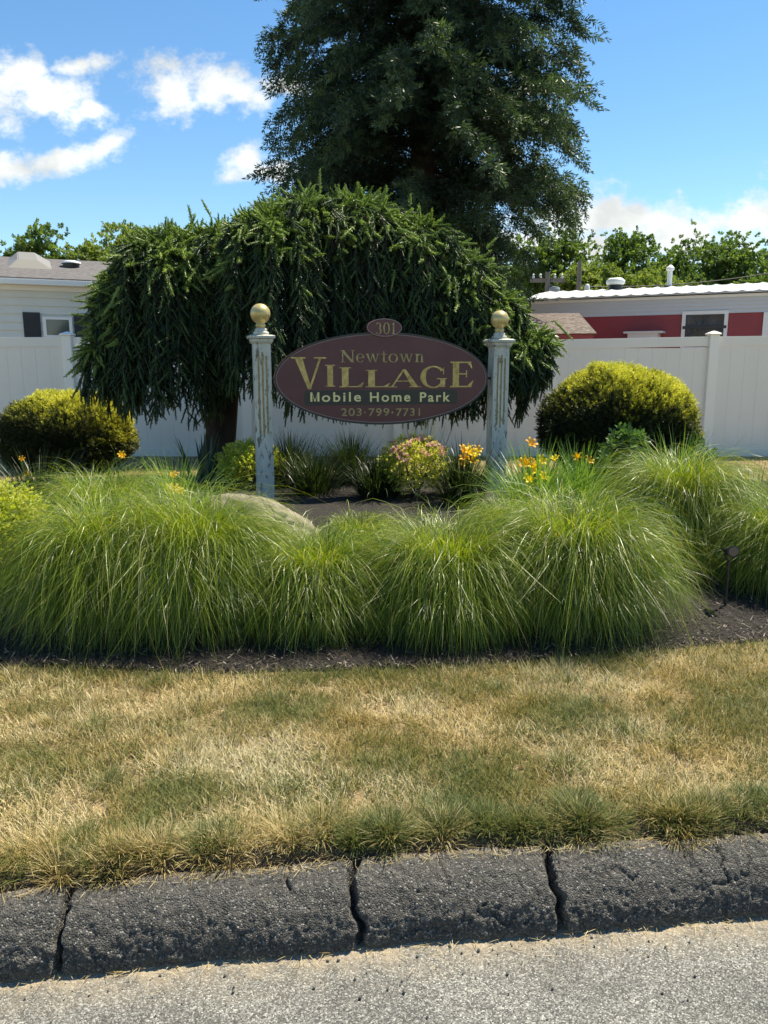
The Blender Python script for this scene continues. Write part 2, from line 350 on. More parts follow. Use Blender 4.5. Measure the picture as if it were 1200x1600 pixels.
# lawn grass -------------------------------------------------------------
lawn_m = leafmat('lawn_blades', [(0, (.05, .09, .024)), (.2, (.13, .165, .05)), (.38, (.24, .235, .085)), (.55, (.35, .275, .12)), (.78, (.47, .39, .2)), (1, (.67, .59, .4))], trans=.3, rough=.55, spec=.3, tint=(1.1, 1.05, .7), patch=(1.9, (1.03, .94, .76)))
n = 230000
x = rng.uniform(-2.3, 2.3, n); lo = back(x) + .015 + .055 * fbm(np.stack([x * 9, x * 0, x * 0], -1), 3, 47); hi = bedge(x) - .01
y = lo + (hi - lo) * rng.random(n) ** 1.15
keep = np.abs(x) < y * .5 + .35; x, y = x[keep], y[keep]; n = len(x)
p2 = np.stack([x, y, x * 0], -1); pat = fbm(p2 * np.array([1.3, 2.6, 1]), 4, 40); pat2 = fbm(p2 * 9, 3, 41); edge = np.exp(-(y - back(x)) / .16); e2 = np.exp(-(bedge(x) - y) / .08)
green = sstep(.43, .66, pat + .35 * (pat2 - .5)); green = np.clip(.2 + green * .34 + edge * .4 * sstep(.42, .6, fbm(p2 * 5, 2, 44)) + e2 * .6, 0, 1)
keep = rng.random(n) < .2 + .8 * sstep(.36, .54, fbm(p2 * 14, 3, 45) + .1 - .06 * edge * 3); x, y, green, pat2, edge = x[keep], y[keep], green[keep], pat2[keep], edge[keep]; n = len(x)
pat3 = fbm(np.stack([x * 3 + 9, y * 5, x * 0], -1), 4, 49)
rn = np.where(rng.random(n) < green, rng.random(n) * .42, np.clip(.34 + 2.4 * (pat3 - .36) + rng.normal(0, .2, n), .3, 1))
L = 1.0 * (.026 + .034 * rng.random(n) ** 2 + .022 * green * rng.random(n) + .015 * pat2) * (1 + .5 * (y - 2) * 0)
lean = rng.random(n) * 1.0 + .15; az = rng.random(n) * 6.283
Vb, Fb, rb, _ = blades(np.stack([x, y, hgt(x, y) - .004], -1), az, L, lean, rng.random(n) * 1.1, .0026 + .0014 * rng.random(n), 2, rnd=rn)
parts = [(Vb, Fb, rb)]
for k in range(95):                                                         # tussocks along the curb and through the lawn
    if k < 60: tx = rng.uniform(-1.3, 1.5); ty = float(back(tx)) + rng.uniform(.0, .1) + .045
    else: tx = rng.uniform(-1.6, 1.7); ty = rng.uniform(float(back(tx)) + .1, float(bedge(tx)) - .1)
    m_ = 300 if k < 60 else 150; g_ = rng.random() < .55
    rr = rng.random(m_) ** .6 * rng.uniform(.03, .065); aa = rng.random(m_) * 6.283; bx_ = tx + rr * np.cos(aa); by_ = ty + rr * np.sin(aa)
    rn = rng.random(m_) * .35 if g_ else .25 + .75 * rng.random(m_)
    V0, F0, r0, _ = blades(np.stack([bx_, by_, hgt(bx_, by_) - .005], -1), aa, rng.uniform(.05, .085, m_), .1 + rr * 11 + rng.random(m_) * .3, rng.random(m_) * 1.3, np.full(m_, .0028), 3, rnd=rn)
    V0 = V0.reshape(-1, 3); parts.append((V0, F0, r0))
Vb, Fb, rb = join(parts)
o = raw('lawn_grass', Vb, Fb, lawn_m, rnd=rb); tag(o, 'dry straw and green lawn grass between the curb and the planting bed', 'grass', kind='stuff')
n = 60000
x = rng.uniform(-8, 8, n); y = rng.uniform(7.8, 12.3, n); p2 = np.stack([x, y, x * 0], -1)
rn = np.where(rng.random(n) < sstep(.5, .7, fbm(p2 * 1.2, 3, 50)) * .5, rng.random(n) * .35, .4 + rng.random(n) * .6)
Vb, Fb, rb, _ = blades(np.stack([x, y, hgt(x, y) - .004], -1), rng.random(n) * 6.283, .03 + .03 * rng.random(n), rng.random(n) * .9, rng.random(n), np.full(n, .006), 2, rnd=rn)
o = raw('dry_grass', Vb, Fb, lawn_m, rnd=rb); tag(o, 'parched tan grass strip along the foot of the white fence', 'grass', kind='stuff')
# dead thatch and grit at the curb toe and on top of its back edge
n = 1900; x = rng.uniform(-1.5, 1.5, n); which = rng.random(n) < .78
y = np.where(which, back(x) + rng.uniform(-.035, .04, n), toe(x) - .004 - rng.exponential(.022, n)); z = np.where(which, .158, .012)
az = rng.random(n) * 6.283
Vb, Fb, rb, _ = blades(np.stack([x, y, z], -1), az, .012 + .035 * rng.random(n), np.full(n, 1.45) + .2 * (rng.random(n) - .5), rng.random(n) * .15, np.full(n, .0018), 2, rnd=.5 + .5 * rng.random(n))
o = raw('dead_thatch', Vb, Fb, lawn_m, rnd=rb); tag(o, 'loose dead grass bits and grit scattered along the asphalt curb', 'debris', kind='stuff')
peb_m = noisy('pebble', [(.3, (.03, .03, .03)), (.7, (.16, .15, .13))], 12)
n = 170; x = rng.uniform(-1.4, 1.4, n); y = toe(x) - .005 - rng.exponential(.09, n)
ico = bmesh.new(); bmesh.ops.create_icosphere(ico, subdivisions=1, radius=1); T0 = np.array([v.co[:] for v in ico.verts]); TF0 = np.array([[v.index for v in f.verts] for f in ico.faces]); ico.free()
sz = .0022 + .004 * rng.random(n) ** 3
Vp, Fp, rp = instance(T0 * np.array([1, .8, .6]), TF0, np.stack([x, y, .002 + sz * .5], -1), rng.normal(size=(n, 3)), sz, rng.random(n), rxy=sz)
o = raw('grit', Vp, Fp, peb_m, smooth=True); tag(o, 'small dark grit and pebbles lying on the road surface', 'gravel', kind='stuff')

# mulch bed ----------------------------------------------------------------
m = noisy('mulch_soil', [(.3, (.006, .005, .004)), (.55, (.018, .013, .01)), (.8, (.045, .035, .027))], 35, .95, .9, .02, 70)
xs = np.linspace(-6.5, 6.5, 180); ts = np.linspace(0, 1, 120); X, T = np.meshgrid(xs, ts)
e0 = bedge(X) + .02 * (fbm(np.stack([X * 5, X * 0, X * 0], -1), 3, 61) - .5); e1 = 8.35 + .5 * fbm(np.stack([X, X * 0, X * 0], -1), 2, 62) - .08 * X * X * .5
Y = e0 + (np.maximum(e1, e0 + .4) - e0) * T; Z = hgt(X, Y) + .012 + .015 * fbm(np.stack([X * 14, Y * 14, X * 0], -1), 3, 63) - .03 * (T < .001)
tag(raw('mulch_bed', np.stack([X, Y, Z], -1), gridf(180, 120), m, smooth=True), kind='structure')
chip_m = leafmat('mulch_chips', [(0, (.01, .008, .006)), (.5, (.028, .02, .015)), (.78, (.075, .058, .045)), (.92, (.2, .165, .135)), (1, (.36, .31, .26))], trans=0.0, rough=.8)
n = 26000; x = rng.uniform(-2.6, 3.2, n); y = bedge(x) + rng.random(n) ** 1.6 * 2.0 - .01
Vb, Fb, rb, _ = blades(np.stack([x, y, hgt(x, y) + .022 + .008 * rng.random(n)], -1), rng.random(n) * 6.283, .016 + .034 * rng.random(n) ** 1.5, .9 + 1.0 * rng.random(n), rng.random(n) * .2, .006 + .009 * rng.random(n), 1, rnd=rng.random(n) ** 1.3)
tag(raw('mulch_chips', Vb, Fb, chip_m, rnd=rb), 'dark shredded bark mulch covering the planting bed', 'mulch', kind='stuff')

# ------------------------------------------------------------------ vinyl fence
vinyl = mat('white_vinyl', (.8, .75, .67), .38); t = vinyl.node_tree; b = t.nodes['Principled BSDF']
t.links.new(mixc(t, ramp(t, nz(t, 1.4, 5, .6, stretch=(1, 1, .35)), [(.35, (0, 0, 0)), (.8, (.5, .5, .5))]), (.8, .75, .675), (.7, .65, .57)), b.inputs['Base Color'])
t.links.new(bump(t, nz(t, 3, 3), .08, .02), b.inputs['Normal'])
YF = 12.45
vinyl_lit = mat('white_vinyl_lit', (.86, .82, .74), .35)  # lighter copy for posts and caps; their shading against the panels is painted in
fence = empty('vinyl_fence', (0, YF, 0), 0, 'long white vinyl privacy fence with flat capped posts behind the sign', 'fence')
pxs = [-420, -155, 105, 383, 622, 862, 1115, 1372, 1630]; tops = [519, 519, 518, 520, 522, 522, 517, 514, 512]
fx = [P(a, 520, YF).x for a in pxs]; ft = [P(a, b_, YF).z for a, b_ in zip(pxs, tops)]
for i, (x0, zt) in enumerate(zip(fx, ft)):
    zg = hz(x0, YF) - .1
    mb = MB().box(x0 - .075, x0 + .075, -.075, .075, zg, zt - .05); po = mb.build('post', vinyl_lit, fence, bevel=.006)
    MB().lathe([(.088, zt - .062), (.094, zt - .055), (.094, zt - .04), (.07, zt - .028), (.02, zt - .004), (.0, zt)], (x0, 0, 0), 4, sq=True, cap=False).build('post_cap', vinyl_lit, po)
    if i == len(fx) - 1: break
    x1 = fx[i + 1]; za, zb = zt - .085, ft[i + 1] - .085; zg = hz((x0 + x1) / 2, YF)
    a_, b_ = x0 + .07, x1 - .07
    pnl = MB(); nb = max(8, round((b_ - a_) / .222)); wb = (b_ - a_) / nb
    pnl.box(a_, b_, -.009, .004, zg + .12, min(za, zb) - .14)
    for k in range(nb): pnl.box(a_ + k * wb + .0022, a_ + (k + 1) * wb - .0022, -.013 + .0012 * random.random(), .012, zg + .12, min(za, zb) - .13)
    pn_ = pnl.build('panel', vinyl, fence)
    def rail(z0a, z0b, h): 
        q_ = MB(); q_.add([(a_, -.024, z0a), (b_, -.024, z0b), (b_, .024, z0b), (a_, .024, z0a), (a_, -.024, z0a + h), (b_, -.024, z0b + h), (b_, .024, z0b + h), (a_, .024, z0a + h)],
                         [(3, 2, 1, 0), (4, 5, 6, 7), (0, 1, 5, 4), (2, 3, 7, 6), (1, 2, 6, 5), (3, 0, 4, 7)])
        q_.build('rail', vinyl, fence, bevel=.004)
    rail(za - .15, zb - .15, .15); rail(zg - .01, zg - .01, .14)

# ------------------------------------------------------------------ entrance sign
wood_m = mat('weathered_paint', rough=.6); t = wood_m.node_tree; b = t.nodes['Principled BSDF']
base = mixc(t, ramp(t, nz(t, 6, 6, .65, stretch=(1, 1, .3)), [(.35, (0, 0, 0)), (.7, (.75, .75, .75))]), (.56, .55, .49), (.33, .33, .29))
wk = mixc(t, ramp(t, nz(t, 26, 8, .7, stretch=(1, 1, .28)), [(.54, (0, 0, 0)), (.6, (1, 1, 1))]), base, (.12, .11, .09))
t.links.new(wk, b.inputs['Base Color']); t.links.new(bump(t, nz(t, 26, 8, .7, stretch=(1, 1, .28)), .5, .004), b.inputs['Normal'])
gold = noisy('gold_leaf', [(.3, (.27, .19, .065)), (.6, (.5, .37, .14)), (.8, (.62, .5, .24))], 25, .42, .3, .003, 90, metal=.45)
goldball = noisy('gold_paint', [(.3, (.4, .29, .1)), (.55, (.62, .49, .22)), (.8, (.7, .6, .36))], 9, .36, .15, .003, 60, metal=.35)
dullgold = noisy('worn_gold', [(.35, (.26, .19, .08)), (.6, (.42, .32, .14)), (.8, (.52, .42, .2))], 40, .5, .2, .002, 90, metal=.2)
maroon = mat('maroon_paint', (.075, .022, .03), .4); t = maroon.node_tree; b = t.nodes['Principled BSDF']
t.links.new(ramp(t, nz(t, 3, 6, .6), [(.3, (.075, .016, .02)), (.7, (.112, .028, .034))]), b.inputs['Base Color']); b.inputs['Roughness'].default_value = .42
t.links.new(bump(t, nz(t, 60, 4), .06, .003), b.inputs['Normal'])
black_m = mat('black_paint', (.014, .014, .016), .4)
rimline = mat('faded_pink_line', (.3, .2, .2), .5)
pL, pR = P(411, 640, 6.85), P(777, 640, 7.35)
mid = (pL + pR) / 2; ang = math.atan2(pR.y - pL.y, pR.x - pL.x); half = math.hypot(pR.x - pL.x, pR.y - pL.y) / 2
sign = empty('entrance_sign', (mid.x, mid.y, 0), ang, 'maroon oval entrance sign lettered in gold, hung between two peeling posts with gold balls', 'sign')
Minv = Matrix.Rotation(-ang, 4, 'Z') @ Matrix.Translation((-mid.x, -mid.y, 0))
def S2(px, py, yl):                              # photo pixel -> sign-local x,z on the local plane y=yl
    n_ = Vector((math.sin(-ang) * -1, math.cos(ang), 0)); n_ = Vector((-math.sin(ang), math.cos(ang), 0))
    o_ = Vector((0, 0, CAMZ)); d = ray(px, py); k = (Vector((mid.x, mid.y, 0)) + n_ * yl - o_).dot(n_) / d.dot(n_)
    q_ = Minv @ (o_ + d * k); return q_.x, q_.z
for sx_, capy, hw in ((-half, 526, .075), (half, 532, .075)):
    lx = sx_; ppx = 411 if sx_ < 0 else 777
    zc = S2(ppx, capy, -hw)[1]; zg = hz(mid.x + lx * math.cos(ang), mid.y + lx * math.sin(ang)) - .15
    shaft = MB(); c = (lx, 0, 0); ib = hw - .009
    shaft.box(lx - ib, lx + ib, -ib, ib, zg, zc - .03)
    zf1 = zc - .13; zf0 = zc - (.86 if sx_ < 0 else .8)
    # face boards with flute openings, on front and both sides
    post = shaft.build('post', dullgold, sign)
    fb = MB()
    for rot in (0, math.pi / 2, -math.pi / 2, math.pi):
        M_ = Matrix.Translation((lx, 0, 0)) @ Matrix.Rotation(rot, 4, 'Z')
        e_ = hw if rot in (0, math.pi) else ib - .0002
        fl = [-.034, 0, .034] if rot in (0,) else []
        edges = [-e_] + [v for f_ in fl for v in (f_ - .0085, f_ + .0085)] + [e_]
        if fl:
            fb.box(-e_, e_, -hw, -ib - .0003, zg, zf0, M_); fb.box(-e_, e_, -hw, -ib - .0003, zf1, zc - .03, M_)
            for k in range(0, len(edges), 2): fb.box(edges[k], edges[k + 1], -hw, -ib - .0003, zf0, zf1, M_)
            for k, f_ in enumerate(fl): 
                if k != 1: fb.box(f_ - .0085, f_ + .0085, -hw + .0002, -ib - .0003, zf1 - .03, zf1, M_); fb.box(f_ - .0085, f_ + .0085, -hw + .0002, -ib - .0003, zf0, zf0 + .03, M_)
        else: fb.box(-e_, e_, -hw, -ib - .0003, zg, zc - .03, M_)
    fb.build('face_boards', wood_m, post)
    MB().lathe([(hw + .004, zc - .06), (hw + .02, zc - .04), (hw + .022, zc - .02), (hw + .04, zc - .012), (hw + .041, zc + .006), (hw + .02, zc + .014), (.055, zc + .02)], c, 4, sq=True).build('capital', wood_m, post)
    MB().lathe([(.062, zc + .018), (.07, zc + .028), (.066, zc + .042), (.05, zc + .05), (.056, zc + .058), (.05, zc + .068), (.034, zc + .078)], c, 28).build('collar', wood_m, post, smooth=True)
    br = .086 if sx_ < 0 else .083; bz = zc + .078 + br + .03
    pr = [(.033, zc + .07), (.042, zc + .085), (.045, zc + .1), (.037, zc + .112)] + [(br * math.cos(a), bz + br * math.sin(a)) for a in np.linspace(-1.15, 1.5707, 20)]
    MB().lathe(pr, c, 36, cap=False).build('ball_finial', goldball, post, smooth=True)
# oval board
yb = -.035
x0, _ = S2(428, 590, yb); x1, _ = S2(761, 590, yb); _, zt_ = S2(596, 519, yb); _, zb_ = S2(596, 663, yb)
ex, ez, ea, eb = (x0 + x1) / 2, (zt_ + zb_) / 2, (x1 - x0) / 2, (zt_ - zb_) / 2
def oval(cx, cz, a, b_, y0, y1, name, mt, parent, lip=.004, n=96):
    mb = MB(); vs = []
    for yq, k in ((y1, lip), (y1 - lip, 0), (y0 + lip, 0), (y0, lip)):
        vs += [(cx + (a - k) * math.cos(2 * math.pi * i / n), yq, cz + (b_ - k) * math.sin(2 * math.pi * i / n)) for i in range(n)]
    fs = [(j * n + i, j * n + (i + 1) % n, (j + 1) * n + (i + 1) % n, (j + 1) * n + i) for j in range(3) for i in range(n)]
    fs += [tuple(range(n))[::-1], tuple(range(3 * n, 4 * n))]
    return mb.add(vs, fs).build(name, mt, parent)
def ring(cx, cz, a, b_, wd_, y, name, mt, parent, n=120, th=.003):
    mb = MB(); vs = []
    for (k, yq) in ((0, y), (0, y - th), (wd_, y - th), (wd_, y)):
        vs += [(cx + (a - k) * math.cos(2 * math.pi * i / n), yq, cz + (b_ - k) * math.sin(2 * math.pi * i / n)) for i in range(n)]
    fs = [(j * n + i, j * n + (i + 1) % n, (j + 1) * n + (i + 1) % n, (j + 1) * n + i) for j in range(3) for i in range(n)]
    return mb.add(vs, fs).build(name, mt, parent)
board = oval(ex, ez, ea, eb, -.055, .02, 'oval_board', maroon, sign)
ring(ex, ez, ea + .001, eb + .001, .017, -.0552, 'rim', black_m, board, th=.006)
ring(ex, ez, ea - .017, eb - .017, .005, -.0552, 'border_line', rimline, board, th=.0035)
px_, pz_ = S2(600, 512, -.06); aa_ = (S2(627, 512, -.06)[0] - S2(573, 512, -.06)[0]) / 2; bb_ = (S2(600, 498, -.06)[1] - S2(600, 526, -.06)[1]) / 2
plq = oval(px_, pz_, aa_, bb_, -.08, -.02, 'number_plaque', maroon, sign)
ring(px_, pz_, aa_ + .0005, bb_ + .0005, .006, -.0803, 'rim', rimline, plq, th=.003)
# black name band (rounded ends)
ya = -.0553
bx0, bz0 = S2(476, 621, ya); bx1, _ = S2(714, 621, ya); hb = (S2(595, 609.5, ya)[1] - S2(595, 632.5, ya)[1]) / 2
bz0 = S2(595, 621, ya)[1]
vs = []; rr_ = .022
for cx_, cz_, a0 in ((bx1 - rr_, bz0 + hb - rr_, 0), (bx0 + rr_, bz0 + hb - rr_, 90), (bx0 + rr_, bz0 - hb + rr_, 180), (bx1 - rr_, bz0 - hb + rr_, 270)):
    vs += [(cx_ + rr_ * math.cos(R(a0 + k * 15)), ya, cz_ + rr_ * math.sin(R(a0 + k * 15))) for k in range(7)]
k = len(vs); vs2 = [(a, ya - .002, c_) for a, _, c_ in vs]
MB().add(vs + vs2, [tuple(range(k))[::-1], tuple(range(k, 2 * k))] + [(i, (i + 1) % k, (i + 1) % k + k, i + k) for i in range(k)]).build('name_band', black_m, board)

# serif glyphs drawn as strokes in unit boxes -----------------------------------
def arcs(cx, cz, a, b_, a0, a1, thick, thin, n=26):          # crescent stroke: thick on the sides, thin top and bottom
    pts = []
    for i in range(n + 1):
        t_ = R(a0 + (a1 - a0) * i / n); w_ = thin + (thick - thin) * abs(math.cos(t_)) ** 1.5
        ox, oz = cx + a * math.cos(t_), cz + b_ * math.sin(t_); ix, iz = cx + (a - w_) * math.cos(t_), cz + (b_ - min(w_, thin * 1.0 + (thick - thin) * .25)) * math.sin(t_)
        pts.append(((ox, oz), (ix, iz)))
    return [[p[0], q_[0], q_[1], p[1]] for p, q_ in zip(pts[:-1], pts[1:])]
def line(x0, z0, x1, z1, w0, w1=None):                       # horizontal-width stroke
    w1 = w0 if w1 is None else w1
    return [[(x0 - w0 / 2, z0), (x0 + w0 / 2, z0), (x1 + w1 / 2, z1), (x1 - w1 / 2, z1)]]
def bar(x0, x1, z, h): return [[(x0, z), (x1, z), (x1, z + h), (x0, z + h)]]
tk, tn, se = .2, .065, .045
def serifs(x, z, w_=.17): return bar(x - w_, x + w_, z, se)
GL = {
 'V': (.95, line(.2, .97, .5, 0, tk * 1.05, .1) + line(.8, .97, .5, 0, tn, .06) + serifs(.2, .955, .2) + serifs(.8, .955, .17)),
 'I': (.36, line(.18, 0, .18, 1, tk) + serifs(.18, 0) + serifs(.18, .955)),
 'L': (.75, line(.2, 0, .2, 1, tk) + serifs(.2, .955) + bar(.02, .7, 0, .055) + [[(.56, .05), (.7, .05), (.76, .24), (.73, .24)]]),
 'A': (.95, line(.08, 0, .46, 1, tn, tn) + line(.82, 0, .46, 1, tk * 1.05, .1) + bar(.2, .68, .32, .05) + serifs(.09, 0, .15) + serifs(.82, 0, .19)),
 'G': (.98, arcs(.5, .5, .47, .51, 38, 322, tk, .055) + line(.83, .04, .83, .42, tk * .85) + bar(.62, .97, .4, se) + [[(.84, .62), (.87, .62), (.87, .97), (.84, .85)]]),
 'E': (.8, line(.2, 0, .2, 1, tk) + bar(.02, .7, 0, .055) + bar(.02, .68, .945, .055) + bar(.2, .55, .5, .045) + [[(.56, .05), (.7, .05), (.77, .26), (.74, .26)], [(.56, .95), (.68, .95), (.72, .74), (.69, .74)], [(.52, .38), (.55, .38), (.55, .66), (.52, .66)]]),
 'N': (.98, line(.18, 0, .18, .97, tn) + line(.82, 0, .82, .97, tn) + line(.16, .97, .82, 0, tk, tk) + serifs(.18, 0, .14) + serifs(.15, .955, .15) + serifs(.82, .955, .14)),
 'e': (.6, arcs(.3, .33, .28, .35, 5, 320, .13, .045) + bar(.08, .55, .33, .04)),
 'w': (.96, line(.14, .64, .32, 0, .13, .06) + line(.48, .64, .32, 0, .045) + line(.48, .64, .67, 0, .13, .06) + line(.83, .64, .67, 0, .045) + bar(.02, .26, .62, .04) + bar(.38, .58, .62, .04) + bar(.73, .93, .62, .04)),
 't': (.42, line(.2, .06, .2, .86, .12, .04) + bar(.04, .38, .6, .045) + arcs(.29, .12, .15, .14, 180, 330, .1, .05)),
 'o': (.66, arcs(.33, .33, .31, .35, 0, 360, .13, .045)),
 'n': (.7, line(.18, 0, .18, .66, .12) + arcs(.37, .38, .19, .29, 0, 150, .12, .06) + line(.5, 0, .5, .4, .12) + serifs(.18, 0, .13) + serifs(.5, 0, .13) + bar(.05, .18, .62, .04)),
 '3': (.58, arcs(.27, .73, .23, .27, -80, 150, .13, .055) + arcs(.27, .27, .26, .29, -150, 85, .14, .055)),
 '0': (.64, arcs(.31, .5, .28, .51, 0, 360, .13, .05)),
 '1': (.38, line(.2, 0, .2, 1, .12) + serifs(.2, 0, .14) + [[(.04, .82), (.07, .79), (.2, .92), (.2, 1)]]),
}
def word(parent, items, y, mt, name, th=.004):
    """items: (char, px0, px1, pyBottom, pyTop) in photo pixels on the board plane"""
    mb = MB(); q_ = 0
    for ch, xa, xb, yb_, yt_ in items:
        w_, polys = GL[ch]; X0 = S2(xa, yb_, y)[0]; X1 = S2(xb, yb_, y)[0]; Z0 = S2((xa + xb) / 2, yb_, y)[1]; Z1 = S2((xa + xb) / 2, yt_, y)[1]
        for k, pl in enumerate(polys):
            off = (k * 7 % 12) * .00018; pts = [(X0 + a / w_ * (X1 - X0), Z0 + c_ * (Z1 - Z0)) for a, c_ in pl]
            ar = sum(pts[i][0] * pts[(i + 1) % 4][1] - pts[(i + 1) % 4][0] * pts[i][1] for i in range(4))
            if ar < 0: pts = pts[::-1]
            mb.add([(a, y - th - off, c_) for a, c_ in pts] + [(a, y, c_) for a, c_ in pts], [(0, 1, 2, 3), (1, 0, 4, 5), (2, 1, 5, 6), (3, 2, 6, 7), (0, 3, 7, 4)])
    return mb.build(name, mt, parent)
word(board, [('V', 456, 509, 608, 558), ('I', 508, 524, 604, 570), ('L', 529, 568, 605, 574), ('L', 570, 609, 605, 578), ('A', 608, 655, 605, 577), ('G', 655, 698, 606, 572), ('E', 702, 741, 605, 565)], -.0553, gold, 'lettering')
xx, its = 531, []
for ch, w_, hh in (('N', 24, 20), ('e', 14, 20), ('w', 23, 20), ('t', 11, 20), ('o', 16, 20), ('w', 23, 20), ('n', 17, 20)):
    its.append((ch, xx, xx + w_, 566, 566 - hh * (1.0 if ch != 'N' else .95))); xx += w_ + .8
word(board, its, -.0553, dullgold, 'lettering')
word(plq, [('3', 586, 597, 522, 504), ('0', 598, 610, 522, 504), ('1', 611, 618, 522, 504)], -.0802, dullgold, 'numerals')
def fontword(parent, s_, xa, xb, yb_, yt_, y, mt, bold, name, spacing=1.0):
    cu = bpy.data.curves.new(name, 'FONT'); cu.body = s_; cu.extrude = .02; cu.offset = bold; cu.space_character = spacing; cu.space_word = 1.15
    to = bpy.data.objects.new(name, cu); COL.objects.link(to); bpy.context.view_layer.update()
    me = bpy.data.meshes.new_from_object(to); COL.objects.unlink(to); bpy.data.objects.remove(to)
    V = np.array([v.co[:] for v in me.vertices]); X0, Z0 = S2(xa, yb_, y); X1 = S2(xb, yb_, y)[0]; Z1 = S2(xa, yt_, y)[1]
    mn, mx_ = V.min(0), V.max(0)
    nv = np.stack([X0 + (V[:, 0] - mn[0]) / (mx_[0] - mn[0]) * (X1 - X0), y - .003 - (V[:, 2] - mn[2]) / (mx_[2] - mn[2]) * .0 + (V[:, 2] < 0) * .003, Z0 + (V[:, 1] - max(mn[1], 0)) / (mx_[1] - max(mn[1], 0)) * (Z1 - Z0)], -1)
    me.vertices.foreach_set('co', nv.ravel().astype(np.float32)); me.update(); me.name = name
    return link(name, me, mt, parent)
cream = mat('cream_gold', (.8, .65, .3), .5)
GL['M'] = (1.0, line(.11, 0, .11, 1, .22) + line(.89, 0, .89, 1, .22) + [[(.2, 1), (.26, .7), (.55, .02), (.42, .02)], [(.8, 1), (.58, .02), (.45, .02), (.74, .7)]])
word(board, [('M', 485, 499, 627.5, 613)], -.0576, cream, 'lettering')
for tx_, xa, xb in (('obile', 503, 564), ('Home', 578, 641), ('Park', 656, 703)): fontword(board, tx_, xa, xb, 627.5, 613, -.0576, cream, .016, 'lettering', 1.25)
for tx_, xa, xb in (('203', 533, 565), ('799', 576, 608), ('7731', 619, 656)): fontword(board, tx_, xa, xb, 650, 638, -.0553, dullgold, .006, 'lettering', 1.12)
for dx_ in (570, 613):
    q_ = S2(dx_, 644.5, -.0553); MB().add([(q_[0] + .009 * math.cos(a_), -.0583, q_[1] + .009 * math.sin(a_)) for a_ in np.linspace(0, 6.283, 13)[:-1]], [tuple(range(12))]).build('dot', dullgold, board)
MB().tube([(ex - ea - .06, .0, ez), (ex - ea + .02, .0, ez)], .012).build('bracket', black_m, board)
MB().tube([(ex + ea - .02, .0, ez), (ex + ea + .06, .0, ez)], .012).build('bracket', black_m, board)

# ------------------------------------------------------------------ boulder
m = noisy('boulder_stone', [(.3, (.12, .1, .075)), (.55, (.23, .195, .145)), (.8, (.33, .29, .225))], 7, .9, .7, .02, 18)
bm = bmesh.new(); bmesh.ops.create_icosphere(bm, subdivisions=5, radius=1); V = np.array([v.co[:] for v in bm.verts]); Fs = np.array([[v.index for v in f.verts] for f in bm.faces]); bm.free()
V = V * (1 + .7 * (fbm(V * 1.5 + 5, 4, 71)[:, None] - .5) + .14 * (fbm(V * 8, 3, 72)[:, None] - .5)) * np.array([.37, .3, .17])
c = P(405, 806, 5.3); c.z -= .035
V[:, 2] -= V[:, 0] * .22
o = raw('boulder', V, Fs, m, smooth=True); o.location = c; o.rotation_euler = (0, 0, .1); tag(o, 'low rounded tan boulder in front of the left sign post', 'rock')

